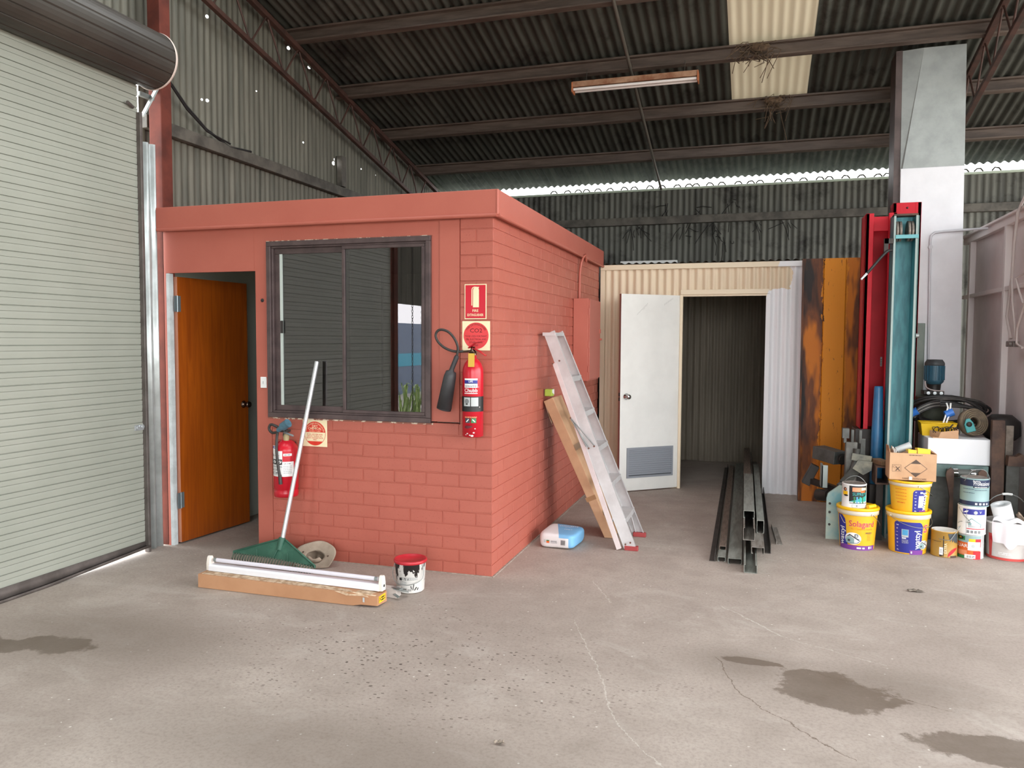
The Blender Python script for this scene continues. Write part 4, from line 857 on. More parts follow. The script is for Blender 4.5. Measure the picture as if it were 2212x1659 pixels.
for a in (.2, 2.9):
    b = B(); p = hatp(a/6.28, .35)+hn*.003; b.lathe([(.001, .002), (.006, .002), (.007, 0)], 12, p, T=frame(Vector(), hn).to_3x3().to_4x4())
    b.build('eyelet', MATS['p_brown'], t)
# splashed pail
k = N('splashed_white'); sp = k.noise(1, 4, .6, k.scale(k.co, (26, 26, 11))).outputs[0]; X, Y, Z = k.xyz()
thr = k.math('ADD', k.math('MULTIPLY', Z, -2.2), .84); k.base(k.mix(k.math('GREATER_THAN', sp, thr), lin('E4E2DD'), lin('2A2524'))); k.rough(.45); MATS['splashed_white'] = k.m
pc = (-.408, -.41)
t = thing('paint_pail', 'white pail with red lid and black drips, in front of the brick wall', 'pail', (pc[0], pc[1], 0))
b = B(); b.lathe([(.001, .003), (.082, .003), (.087, .008), (.098, .185), (.101, .186), (.101, .194), (.099, .195)], 44, (*pc, 0)); b.build('body', MATS['splashed_white'], t)
b = B(); b.lathe([(.103, .186), (.106, .19), (.106, .2), (.102, .206), (.097, .206), (.094, .2), (.001, .199)], 44, (*pc, 0)); b.build('lid', M('lid_red', 'B5242F', .35, h2='A81F2A', sc=8), t)
b = B(); b.tube(smooth([(pc[0]+.099, pc[1]-.02, .175), (pc[0]+.104, pc[1]-.045, .10), (pc[0]+.06, pc[1]-.085, .068), (pc[0], pc[1]-.097, .060), (pc[0]-.06, pc[1]-.085, .068), (pc[0]-.104, pc[1]-.04, .11), (pc[0]-.1, pc[1]-.015, .175)]), .0022, 6); b.build('handle', MATS['galv'], t)
d = Decal(on_cyl((*pc, 0), .003, .087, .098, .18, R(-68)), True)
d.rows(-.06, .05, (.10, .093, .086), .0025, 'p_grey', 11); d.rows(-.065, -.02, (.075, .068, .061), .0025, 'p_grey', 12); d.rect(-.07, -.052, .083, .1, 'p_black'); d.line([(.02, .022), (.026, .06)], .005, 'p_black'); d.line([(.03, .02), (.045, .04)], .006, 'p_black'); d.line([(.012, .03), (.006, .05)], .005, 'p_black'); d.line([(.05, .02), (.056, .035)], .006, 'p_black')
for i in range(7): d.rect(-.045+i*.0035, -.045+i*.0035+.002, .012, .034, 'p_black')
d.rows(-.012, .01, (.018, .026), .003, 'p_dgrey', 13); d.build('label', t)

# =================================================================== LADDER, LEANING CARTON, CEMENT BAG
M('ladder_alu', 'CDCBCB', .4, .35, 'BEBBBB', 5); M('ladder_pink', 'D8CCCB', .45, .2, 'C9BDBC', 5); M('foot_red', '9C3B3B', .6)
t = thing('step_ladder', 'folded aluminium stepladder with red feet leaning on the brick side wall', 'ladder', (.75, 1.15, 0))
fb = Vector((.822, 0, .025)); ft_ = Vector((.128, 0, 1.675)); la = (ft_-fb); LL = la.length; la.normalize(); ld = Vector((-la.z, 0, la.x))   # towards the wall
yn = lambda q: .955+(1.115-.955)*q; yf = lambda q: 1.425-(.015)*q
def lp(q, dd, y): p = fb+la*(LL*q)+ld*dd; return Vector((p.x, y, p.z))
def rail(b, q0, q1, d0, d1, ya, yb, th, out):
    """C section: flat web outside, flanges turned in"""
    def ring(q, y): s_ = out; return [lp(q, d0, y), lp(q, d1, y), lp(q, d1, y+s_*.028), lp(q, d1-.003, y+s_*.028), lp(q, d1-.003, y+s_*.003), lp(q, d0+.003, y+s_*.003), lp(q, d0+.003, y+s_*.028), lp(q, d0, y+s_*.028)]
    vs = ring(q0, ya)+ring(q1, yb); b.add(vs, [[i, (i+1) % 8, 8+(i+1) % 8, 8+i] for i in range(8)]+[list(range(8)), list(range(8, 16))[::-1]])
b = B(); rail(b, .0, .995, 0, .088, yn(0), yn(1), 0, 1); rl1 = b.build('front_rail', MATS['ladder_alu'], t, recalc=True)
b = B(); rail(b, .0, .995, 0, .088, yf(0), yf(1), 0, -1); rl2 = b.build('front_rail', MATS['ladder_alu'], t, recalc=True)
rb = lambda q: .066+.037*(1-q)
for (y0_, y1_, o_) in ((yn(0)-.023, yn(1)-.023, 1), (yf(0)+.023, yf(1)+.023, -1)):
    b = B(); q0, q1 = .02, .86
    def ring(q, y): return [lp(q, rb(q), y), lp(q, rb(q)+.036, y), lp(q, rb(q)+.036, y+o_*.02), lp(q, rb(q), y+o_*.02)]
    vs = ring(q0, y0_)+ring(q1, y1_); b.add(vs, [[i, (i+1) % 4, 4+(i+1) % 4, 4+i] for i in range(4)]+[[3, 2, 1, 0], [4, 5, 6, 7]]); b.build('rear_leg', MATS['ladder_pink'], t, recalc=True)
for i in range(5):
    q = .135+i*.162; b = B(); y0_, y1_ = yn(q)+.003, yf(q)-.003
    # level tread
    c_ = lp(q, .044, 0); b.box(c_.x-.052, c_.x+.052, y0_, y1_, c_.z-.006, c_.z+.006); b.box(c_.x+.049, c_.x+.052, y0_, y1_, c_.z-.036, c_.z-.006); b.box(c_.x-.052, c_.x-.049, y0_, y1_, c_.z-.03, c_.z-.006)
    b.build('step', MATS['ladder_alu'], t)
b = B(); c_ = lp(.992, .05, 0); b.box(c_.x-.05, c_.x+.055, yn(1)-.004, yf(1)+.004, c_.z-.02, c_.z+.008, 0, .003); b.build('top_cap', MATS['ladder_alu'], t)
for y0_, y1_ in ((yn(0)-.003, yn(0)+.034), (yf(0)-.034, yf(0)+.003)):
    b = B(); b.box(.735, .838, y0_, y1_, .0, .035, 0, .004); b.build('foot', MATS['foot_red'], rl1 if y0_ < 1.2 else rl2)
for i, (q0, d0, q1, d1) in enumerate(((.61, .115, .46, .02), (.61, .12, .46, .066), (.47, .08, .60, .11))):
    b = B(); b.tube([lp(q0, d0, yn(q0)-.026), lp(q1, d1, yn(q1)-.010)], .004, 6); b.build('spreader_bar', MATS['galv'], t)
b = B()
for q, dd in ((.46, .02), (.46, .066), (.61, .117), (.86, .04), (.86, .1), (.03, .02), (.03, .06)): p = lp(q, dd, yn(q)-.022); b.tube([p, p+Vector((0, -.008, 0))], .007, 8)
b.build('rivets', M('rust_rivet', '6B4434', .6), t)
b = B(); b.tube([lp(.13, .03, yn(.1)+.05), lp(.03, .05, yn(.1)+.1)], .006, 6); b.build('lower_brace', MATS['ladder_alu'], t)
b = B(); b.tube([lp(.13, .03, yf(.1)-.05), lp(.02, .06, yf(.1)-.01)], .006, 6); b.build('lower_brace', MATS['ladder_alu'], t)
# long carton leaning behind the ladder
pb, ptp = Vector((.60, 1.30, .0)), Vector((.085, 1.30, 1.125)); ax = (ptp-pb).normalized(); nd = Vector((ax.z, 0, -ax.x))
t = thing('leaning_carton', 'long brown cardboard carton leaning on the brick side wall behind the ladder', 'carton', (.35, 1.4, 0))
b = B(); L = (ptp-pb).length; W1 = .30; TH = .085
def cb(s_, y, dd): return pb+ax*(L*s_)+Vector((0, y-1.30, 0))-nd*dd
lo_ = [cb(.0, 1.27, 0), cb(0, 1.27+W1, 0), cb(0.0, 1.27+W1, TH), cb(0, 1.27, TH)]
for p in lo_: p.z = max(p.z, .002)
lo_[2].z = lo_[3].z = .003; up_ = [cb(1, 1.27, 0), cb(1, 1.27+W1, 0), cb(1, 1.27+W1, TH), cb(1, 1.27, TH)]
b.add(lo_+up_, [[0, 1, 5, 4], [1, 2, 6, 5], [2, 3, 7, 6], [3, 0, 4, 7], [0, 3, 2, 1], [4, 5, 6, 7]]); b.build('box', MATS['cardboard_pale'], t, bevel=.004, recalc=True)
b = B(); b.add([cb(1, 1.275, TH*.96), cb(1, 1.33, TH*.96), cb(.86, 1.34, TH+.012), cb(.84, 1.275, TH+.012)], [[0, 1, 2, 3]]); b.build('side_flap', MATS['torn_board'], t, solid=.003)
b = B(); b.add([cb(.28, 1.269, -.001), cb(.31, 1.269, -.001), cb(.31, 1.269, TH), cb(.28, 1.269, TH)], [[0, 1, 2, 3]]); b.add([cb(.62, 1.27, -.0012), cb(.62, 1.27+W1, -.0012), cb(.66, 1.27+W1, -.0012), cb(.66, 1.27, -.0012)], [[0, 1, 2, 3]]); b.add([cb(.16, 1.27, -.0012), cb(.16, 1.27+W1, -.0012), cb(.19, 1.27+W1, -.0012), cb(.19, 1.27, -.0012)], [[0, 1, 2, 3]]); b.build('packing_tape', M('packing_tape', 'A07A55', .3), t)
t = thing('small_packet', 'small green and white packet perched on the top edge of the leaning carton', 'packet', (.05, 1.33, 1.13))
b = B(); b.box(.012, .075, 1.285, 1.36, 1.131, 1.19, 0, .006); b.build('packet', M('packet_green', 'A9C24A', .5), t)
d = Decal(on_plane((.0755, 1.29, 1.131), (0, 1, 0), (0, 0, 1))); d.poly([(0.0, 0.03), (.065, .012), (.065, .056), (0, .056)], 'p_white'); d.build('printing', t)
# cement bag
k = N('bag_paper'); X, Y, Z = k.xyz(); f = k.math('GREATER_THAN', k.math('ADD', X, k.math('MULTIPLY', Y, .35)), -.035); up_ = k.math('GREATER_THAN', Z, .088)
c_ = k.mix(f, lin('DAD8D8'), lin('74ADD6')); side = k.math('GREATER_THAN', X, .098); c_ = k.mix(k.math('MAXIMUM', up_, side), lin('DEDCDB'), c_); k.base(c_); k.rough(.6); k.bump(k.noise(22, 4, .6).outputs[0], .35, .01); MATS['bag_paper'] = k.m
t = thing('cement_bag', 'blue and white paper cement bag lying on the floor by the ladder', 'bag', (.245, .985, 0), R(-4))
def bagp(s_, q):
    a = 2*PI*s_; ph = -PI/2+PI*q; sg = lambda v, e: math.copysign(abs(v)**e, v)
    x = .142*sg(math.cos(ph), .22)*sg(math.cos(a), .3); y = .165*sg(math.cos(ph), .22)*sg(math.sin(a), .34); z = .060*sg(math.sin(ph), .45)
    z *= 1+.06*math.sin(9*x+3)+.05*math.sin(13*y); x *= 1+.025*math.sin(14*z*3+2*a); return (x, y, max(z+.060, 0.001))
b = B(); b.grid(bagp, 72, 28); b.build('sack', MATS['bag_paper'], t, local=True)
P_ = TM[t.name]
d = Decal(on_plane(P_ @ Vector((-.125, -.1665, 0)), (P_.to_3x3() @ Vector((1, 0, 0))), (0, 0, 1)))
d.rect(.03, .045, .045, .068, 'p_lgrey'); d.rect(.05, .073, .043, .066, 'p_orange'); d.rect(.05, .073, .058, .066, 'p_green'); d.rows(.085, .135, (.06, .054, .046), .003, 'p_dgrey', 3)
for i in range(9): d.rect(.165+i*.004, .165+i*.004+.0022, .036, .074, 'p_black')
d.build('side_label', t)
d = Decal(on_plane(P_ @ Vector((.0, -.05, .1275)), P_.to_3x3() @ Vector((1, .05, 0)), P_.to_3x3() @ Vector((-.1, 1, 0)))); d.text('CONCRETE', .045, .10, .03, 'p_white', bold=.01, wide=.7); d.text('ONLY', .06, .0, .022, 'p_white', wide=.8); d.rows(.02, .08, (.07,), .005, 'p_white', 6); d.build('top_label', t)
# =================================================================== STEEL CHANNELS ON THE FLOOR
M('old_steel', '8A857E', .55, .1, '6A625A', 6, stretch=(8, 1, 8)); M('dark_steel', '4C4743', .55, .15, '3A3633', 6); M('brown_steel2', '7A6B60', .55, .1, '62544A', 8, stretch=(8, 1, 8)); M('green_steel', '8F918A', .5, .1, '75776F', 5, stretch=(8, 1, 8))
def chan(w_, h, op, th=.004, lip=.012):
    """outline of a lipped channel, opening: 'down', 'up', 'east', 'west'"""
    o_ = [(-w_/2, h), (w_/2, h), (w_/2, 0), (w_/2-lip, 0), (w_/2-lip, th), (w_/2-th, th), (w_/2-th, h-th), (-w_/2+th, h-th), (-w_/2+th, th), (-w_/2+lip, th), (-w_/2+lip, 0), (-w_/2, 0)]
    if op == 'up': o_ = [(a, h-c) for a, c in o_][::-1]
    if op in ('east', 'west'):
        o_ = [(c-h/2, a+w_/2) for a, c in o_]
        if op == 'east': o_ = [(-a, c) for a, c in o_]
    return o_
GS = 'steel lengths stacked on the floor into the store'
def steel(label, sec, p, q, m):
    b = B(); b.prism([(a, c) for a, c in sec], p, q); return tag(b.build('steel_channel', MATS[m], recalc=True), label, 'steel length', GS)
steel('dark narrow steel angle on the outer edge of the stack, beside the open floor', [(-.012, 0), (.028, 0), (.028, .004), (-.008, .004), (-.008, .05), (-.012, .05)], (1.395, .86, .001), (1.343, 5.2, .001), 'dark_steel')
steel('steel channel with its open side down, second from the edge by the ladder', chan(.055, .035, 'down'), (1.452, .87, .001), (1.399, 5.3, .001), 'green_steel')
steel('brown flat steel length lying on top of the channel by the ladder edge', chan(.05, .03, 'down'), (1.452, 1.06, .037), (1.405, 5.0, .037), 'brown_steel2')
steel('pale lipped steel channel with its dark mouth facing the room, at the floor', chan(.095, .042, 'down'), (1.545, .83, .001), (1.491, 5.35, .001), 'green_steel')
steel('steel channel lying open side up and poking furthest out of the stack', chan(.088, .06, 'up'), (1.653, .64, .001), (1.601, 5.0, .001), 'green_steel')
steel('steel channel on end with two flanges out, resting on the poking-out channel', chan(.09, .05, 'down'), (1.70, .93, .062), (1.65, 5.1, .062), 'old_steel')
steel('wide steel box channel with its square mouth open, in the middle of the stack', chan(.085, .095, 'up'), (1.637, 1.10, .114), (1.588, 5.2, .114), 'old_steel')
steel('pale steel box channel topmost of the stack with a dark square mouth', chan(.083, .06, 'down'), (1.632, 1.42, .21), (1.611, 3.2, .21), 'green_steel')
steel('long brown steel strip lying on top of the stack behind the pale box channel', chan(.07, .045, 'down'), (1.60, 3.25, .21), (1.576, 5.25, .21), 'brown_steel2')
steel('narrow grey steel box channel beside the topmost one', chan(.055, .10, 'down'), (1.718, 1.36, .113), (1.684, 4.2, .113), 'green_steel')
steel('dark steel angle lying on the floor against the stack on its far side', [(-.02, 0), (.02, 0), (.02, .004), (-.016, .004), (-.016, .07), (-.02, .07)], (1.775, 1.2, .001), (1.746, 3.6, .001), 'dark_steel')
b = B(); b.prism([(-.03, 0), (.018, 0), (.018, .03), (.015, .03), (.015, .003), (-.03, .003)], (1.858, 1.5, .001), (1.83, 2.08, .001)); tag(b.build('steel_offcut', MATS['old_steel'], recalc=True), 'short steel angle offcut lying alone beside the stack of channels', 'steel length')
# scraps on the floor
for nm, lb, (x, y), s_ in (('leaf_scrap', 'small curled dry leaf alone on the bare concrete', (.727, -2.038), .035), ('paper_scrap', 'flat torn paper scrap on the floor before the buckets', (2.662, .564), .075)):
    b = B(); b.grid(lambda u, v: (x+s_*(u-.5)*(1+.4*math.sin(5*v)), y+s_*.6*(v-.5), .004+.012*abs(math.sin(5*u+3*v))*(s_/.04 if s_ < .05 else .6)), 8, 6); tag(b.build(nm, M('scrap_'+nm, '8E8478' if s_ > .05 else 'B5A595', .8, 0, '5E554C', 40), solid=.001), lb, 'scrap')
# =================================================================== PAINT BUCKETS AND TINS
GB = 'paint buckets and tins by the hoist'
M('wire', '8E9190', .35, .8); M('bucket_yellow', 'E9B32C', .4); M('lid_yellow', 'EFBC14', .4); M('bucket_clear', 'D8CFBE', .4, h2='D9C89A', sc=3); M('tin_steel', 'AEB2B2', .3, .8); M('tin_top', '9A8F86', .5, .4, h2='7A7069', sc=25)
def bucket(label, c, r0, r1, h, ang, z0=0.0, band='bucket_clear', lid='lid_yellow', body='bucket_yellow', bail=None, grp=GB):
    t = thing('paint_bucket', label, 'bucket', (c[0], c[1], z0), group=grp); x, y = c
    b = B(); b.lathe([(.001, .004), (r0-.006, .004), (r0, .0), (r0+.001, .006), (r0+(r1-r0)*.82, h*.82), (r1-.004, h*.83)], 44, (x, y, z0)); b.build('body', MATS[body], t)
    b = B(); b.lathe([(r1-.004, h*.82), (r1+.004, h*.83), (r1+.005, h*.945), (r1, h*.95)], 44, (x, y, z0)); b.build('collar', MATS[band], t)
    if lid:
        b = B(); b.lathe([(r1+.004, h*.93), (r1+.009, h*.935), (r1+.009, h*.985), (r1+.004, h), (r1-.01, h), (r1-.016, h-.008), (.001, h-.008)], 44, (x, y, z0)); b.build('lid', MATS[lid], t)
    if bail:
        a0, dz, sag = bail; pts = []
        for i in range(13):
            a = a0+PI*i/12; rr = r1+.012; s_ = math.sin(PI*i/12); pts.append((x+rr*math.cos(a), y+rr*math.sin(a), z0+h*.86-sag*s_))
        b = B(); b.tube(smooth(pts, 2), .0025, 6); wh = b.build('wire_handle', MATS['wire'], t)
        for i in (0, 12):
            b = B(); p = Vector(pts[i]); b.tube([p, p+(Vector((x, y, p.z))-p)*.1], .008, 8); b.build('handle_lug', MATS[band], wh)
    return t, Decal(on_cyl((x, y, 0), z0, r0+.001, r1-.001, h*.9, ang), True)
def face(c): return math.atan2(-4.877-c[1], 1.655-c[0])
def house(d, u, v, s):
    d.disc(u, v, .055*s, 'p_white', 28, rv=.042*s); d.poly([(u-.05*s, v-.03*s), (u+.01*s, v-.035*s), (u+.01*s, v+.0*s), (u-.02*s, v+.018*s), (u-.05*s, v-.002*s)], 'p_aqua')
    d.poly([(u-.055*s, v+.0), (u-.02*s, v+.03*s), (u+.045*s, v-.005*s), (u+.04*s, v-.013*s), (u-.018*s, v+.02*s)], 'p_dgrey'); d.rect(u-.035*s, u-.018*s, v-.022*s, v-.006*s, 'p_dgrey'); d.line([(u-.045*s, v-.038*s), (u+.03*s, v-.03*s), (u+.05*s, v-.01*s)], .004*s, 'p_dgrey'); d.rect(u+.012*s, u+.034*s, v+.012*s, v+.032*s, 'p_dgrey'); d.rect(u+.017*s, u+.03*s, v+.016*s, v+.026*s, 'p_white')
# yellow bucket standing alone
c = (2.437, 1.64)
t, d = bucket('yellow paint bucket with red lettering, on the floor carrying a dark-labelled tin', c, .122, .146, .325, face(c), bail=(R(-35)-.35, 0, .13))
H = .27
d.rect(-.16, .16, .0, .036, 'p_purple'); d.poly([(-.16, .036), (-.07, .036), (-.078, .06), (-.082, .14), (-.083, .2), (-.09, .235), (-.115, .262), (-.16, .262)], 'p_blue'); d.rect(-.16, .16, .262, .263, 'p_yellow')
house(d, -.03, .088, 1.12); d.text('Solagard', .034, .184, .046, 'p_white', wide=.84, bold=.026); d.text('Solagard', .034, .184, .046, 'p_red', wide=.84, bold=.012)
d.text('No. 1 Tested For Australia', .035, .160, .0115, 'p_orange', wide=.9); d.text('wattyl', -.10, .10, .044, 'p_white', rot=R(84), bold=.015, wide=.95); d.line([(-.135, .255), (-.10, .205), (-.085, .2)], .004, 'p_cream')
d.rows(.075, .105, (.125, .113, .101, .089, .077), .003, 'p_orange', 21); d.rows(.06, .11, (.138, .131), .004, 'p_dgrey', 22); d.rows(.0, .06, (.012,), .012, 'p_white', 8); d.rect(.09, .105, .012, .03, 'p_white'); d.rect(.112, .12, .012, .03, 'p_white'); d.build('label', t)
b = B(); b.tube([(c[0]+.06, c[1]-.085, .33), (c[0]+.115, c[1]-.045, .335)], .016, 12); tag(b.build('yellow_lid_plug', MATS['lid_yellow']), 'small yellow plastic cap lying on the lid of the yellow bucket', 'cap')
# stack: two yellow-blue buckets and a carton
c = (2.792, 1.64); Wd = 'wattyl'
def proof(d, u, v0, n_, s_, m='p_white'):
    for i, ch in enumerate('proofing'[:n_]): d.text(ch, u, v0+i*s_, .017, m, rot=R(90), wide=.9)
t, d = bucket('blue and yellow paint bucket at the bottom of the stack under the brown box', c, .128, .150, .325, face(c), bail=(R(-150), 0, .07))
d.poly([(-.094, .01), (.105, .01), (.107, .215), (.095, .236), (.08, .246), (-.075, .246), (-.088, .24), (-.094, .225)], 'p_blue'); d.rect(.018, .125, .0, .034, 'p_purple'); proof(d, -.066, .03, 8, .027); d.rect(-.04, .006, .13, .19, 'p_lgrey'); d.rect(-.036, .002, .145, .187, 'p_sky'); d.rect(-.038, -.01, .118, .126, 'p_white'); d.rows(-.038, .006, (.108, .1, .092, .084), .003, 'p_lgrey', 31)
d.text(Wd, .085, .115, .042, 'p_white', rot=R(90), bold=.015); d.text('S', .130, .17, .06, 'p_white', bold=.035); d.text('S', .130, .17, .06, 'p_red', bold=.012); house(d, .122, .075, .8); d.rect(.025, .034, .01, .026, 'p_white'); d.build('label', t)
t, d = bucket('yellow paint bucket with a blue stripe, stacked directly under the brown box', (2.797, 1.64), .123, .143, .232, face(c), z0=.3175, bail=(R(-75), 0, .09))
d.poly([(.022, .0), (.115, .0), (.115, .172), (.04, .172), (.027, .163), (.022, .15)], 'p_blue'); proof(d, .047, .012, 7, .024); d.rect(.062, .098, .038, .128, 'p_white'); d.text(Wd, .123, .085, .04, 'p_white', rot=R(90), bold=.015); d.rect(.07, .13, .0, .018, 'p_purple'); d.rows(.07, .09, (.145, .152), .006, 'p_white', 3)
d.rows(-.10, -.02, (.168, .142, .118, .094), .0035, 'p_orange', 33); d.rows(-.09, -.03, (.066,), .006, 'p_orange', 34); d.build('label', t)
ca = thing('carton', 'open brown cardboard box of rags with a diamond hazard mark, on the buckets', 'carton', (2.80, 1.66, .551), R(-1.5)); ca['group'] = 'stack of buckets beneath the carton'
Pc = TM[ca.name]; x0, x1, y0, y1, hh = -.158, .158, -.105, .13, .205; b = B(); th = .004
b.box(x0, x1, y0, y1, 0, .004); b.box(x0, x1, y0, y0+th, 0, hh); b.box(x0, x1, y1-th, y1, 0, hh); b.box(x0, x0+th, y0+th, y1-th, 0, hh); b.box(x1-th, x1, y0+th, y1-th, 0, hh); b.build('box', MATS['cardboard_pale'], ca, local=True)
b = B(); b.add([(x0, y0+.01, hh), (x0, y1-.02, hh), (x0-.006, y1-.04, hh+.04), (x0-.008, y0+.015, hh+.05)], [[0, 1, 2, 3]]); b.add([(x1, y0+.01, hh), (x1, y1-.02, hh), (x1-.025, y1-.03, hh+.008), (x1-.03, y0+.02, hh+.012)], [[0, 1, 2, 3]]); b.build('flap', MATS['cardboard'], ca, local=True, solid=.003)
d = Decal(on_plane(Pc @ Vector((x0, y0-.0003, 0)), Pc.to_3x3() @ Vector((1, 0, 0)), (0, 0, 1))); u, v = .178, .094
d.poly([(u-.078, v), (u, v-.066), (u+.078, v), (u, v+.066)], 'p_brown'); d.poly([(u-.073, v), (u, v-.0615), (u+.073, v), (u, v+.0615)], 'cardboard_pale')
for g in (1, -1): d.poly([(u-.036, v+g*.0335), (u+.036, v+g*.0335), (u, v+g*.064)], 'p_brown')
d.line([(.018, .065), (.078, .065), (.078, .115), (.018, .115), (.018, .065)], .0015, 'p_brown'); d.disc(.034, .1, .009, 'p_brown', 18); d.disc(.034, .1, .0077, 'cardboard_pale', 18); d.text('X', .056, .07, .032, 'p_brown', bold=.02)
d.text('HANDLE WITH CARE', .17, .0085, .0135, 'p_brown', wide=.9); d.rect(.134, .154, .006, .03, 'p_white'); d.rows(.13, .22, (.19,), .004, 'p_brown', 5); d.build('printing', ca)
b = B(); b.tube([(2.70, 1.685, .755), (2.80, 1.70, .80)], .028, 18); tag(b.build('paper_roll', MATS['p_lgrey']), 'grey paper roll poking out of the open brown cardboard box', 'roll')
b = B(); b.grid(lambda s_, q: (2.66+.03*s_, 1.60+.06*q, .745+.025*math.sin(7*s_+3*q)+.03*(1-s_)), 10, 6); tag(b.build('white_rag', M('rag_white', 'D2CDC6', .85), solid=.004), 'crumpled whitish rag at the corner of the open cardboard box', 'rag')
for x0_, x1_, z_, lb in ((2.762, 2.822, .80, 'small yellow folded pad beside the paper roll in the cardboard box'), (2.826, 2.915, .812, 'larger yellow folded pad standing in the open cardboard box')):
    b = B(); b.prism([(0, 0), (.09, 0), (.085, .012), (.0, .022)], (x0_, 1.574, z_-.035), (x1_, 1.574, z_-.045)); b.box(x0_+.002, x1_, 1.565, 1.573, z_-.075, z_-.02, 0, .002); tag(b.build('yellow_pad', M('pad_yellow', 'EFC93A', .6)), lb, 'pad')
# tins
def tin(label, c, r, h, z0, body, rim='tin_steel', top='tin_top', bail=None, open_=False):
    t = thing('paint_tin', label, 'tin', (c[0], c[1], z0), group=GB); x, y = c
    b = B(); b.lathe([(.001, .004), (r-.004, .004), (r-.002, .0), (r+.0015, .002), (r+.0015, .006), (r, .008), (r, h-.008), (r+.0015, h-.006), (r+.0015, h), (r-.003, h+.001)], 44, (x, y, z0)); b.build('body', MATS[body], t)
    b = B(); b.lathe([(r-.003, h+.001), (r-.006, h-.006), (r-.012, h-.006), (r-.016, h-.001), (r-.022, h-.001), (r-.026, h-.005), (.001, h-.005)], 44, (x, y, z0)); b.build('lid', MATS[top], t)
    if bail:
        b = B(); b.tube(smooth(bail, 4), .0024, 6); b.build('wire_handle', MATS['wire'], t)
    return t, Decal(on_cyl((x, y, 0), z0, r, r, h, face(c)), True)
x, y = 2.405, 1.62
t, d = tin('paint tin with a dark label and glass-like shapes, on the yellow bucket', (x, y), .087, .182, .318, 'p_white', bail=[(x-.086, y-.01, .455), (x-.07, y-.03, .52), (x-.02, y-.04, .558), (x+.03, y-.04, .555), (x+.075, y-.03, .51), (x+.085, y-.01, .455)])
d.rect(-.035, .11, .05, .172, 'p_black'); d.poly([(-.035, .05), (.11, .05), (.11, .10)], 'p_teal'); d.rect(-.012, .07, .128, .160, 'p_peach'); d.rect(.05, .09, .12, .135, 'p_orange'); d.rect(.055, .1, .138, .158, 'p_cream'); d.text('SUPREME', .05, .098, .024, 'p_teal', wide=.9)
for u, m_ in ((.022, 'p_sky'), (.045, 'p_teal'), (.066, 'p_green'), (.003, 'p_green')): d.rect(u-.004, u+.004, .045, .078, m_); d.disc(u, .082, .007, m_, 14); d.rect(u-.008, u+.008, .038, .046, m_)
d.rect(-.03, .11, .038, .042, 'p_black'); d.line([(-.012, .0265), (.07, .0265), (.07, .008), (-.012, .008), (-.012, .0265)], .0018, 'p_dgrey'); d.text('4', .02, .011, .016, 'p_dgrey', bold=.02); d.disc(-.066, .142, .014, 'p_brown', 20); d.disc(-.062, .142, .007, 'p_peach', 14); d.rect(-.085, -.045, .098, .126, 'p_yellow'); d.disc(-.058, .095, .018, 'p_black', 20, rv=.007); d.build('label', t)
x, y = 3.03, 1.585
t, d = tin('gold paint tin with a red corner and drips, low on the floor between stacks', (x, y), .088, .192, 0, 'p_gold', 'tin_steel', 'p_white', bail=[(x-.05, y-.085, .14), (x+.01, y-.105, .135), (x+.045, y-.085, .17), (x+.09, y-.06, .235), (x+.07, y-.075, .225)])
d.rect(-.006, .0, .0, .16, 'p_black'); d.rect(-.03, -.005, .02, .075, 'p_white'); d.rect(-.028, -.01, .007, .019, 'p_black'); d.rows(-.026, -.01, (.035, .045, .055), .006, 'p_lgrey', 41)
d.disc(.095, .005, .068, 'p_red', 22, R(78), R(180)); d.poly([(.024, .18), (.11, .18), (.11, .10), (.098, .12), (.094, .10), (.084, .125), (.078, .108), (.066, .132), (.058, .115), (.05, .14), (.04, .12), (.034, .145)], 'p_dgrey'); d.text('EXTRA', .02, .07, .02, 'p_cream', rot=R(90), wide=.9); d.rows(-.09, -.02, (.115,), .003, 'p_black', 42); d.rect(.045, .1, .0, .016, 'p_brown'); d.build('label', t)
x, y = 3.208, 1.60
t, d = tin('orange and red chequered tin at the bottom of the stack by the white pail', (x, y), .086, .178, 0, 'p_lgrey')
d.rect(-.115, .066, .0, .172, 'p_orange'); d.rect(-.115, .07, .12, .172, 'p_aqua'); d.rect(-.115, -.035, .135, .165, 'p_green'); d.disc(-.07, .152, .026, 'p_black', 20, rv=.013); d.text('ER', -.07, .147, .012, 'p_yellow'); d.rect(-.01, .032, .105, .15, 'p_yellow'); d.rect(.032, .072, .09, .15, 'p_red'); d.text('GUARD', -.052, .083, .025, 'p_white', bold=.01); d.rect(-.1, -.02, .028, .062, 'p_peach'); d.rect(.02, .072, .0, .06, 'p_red'); d.rect(-.115, -.035, .0, .024, 'p_green'); d.rect(-.016, .066, .065, .128, 'p_white'); d.disc(.018, .098, .012, 'p_lgrey', 14); d.rect(-.035, .034, .006, .034, 'p_white'); d.rows(-.02, .028, (.012, .02), .004, 'p_black', 51); d.build('label', t)
t, d = tin('white paint tin with a purple band and a house drawing, middle of its stack', (3.210, 1.60), .092, .208, .18, 'p_white', bail=[(x-.088, y-.02, .37), (x-.065, y-.072, .32), (x-.03, y-.1, .275), (x-.075, y-.05, .27), (x-.10, y-.065, .262)])
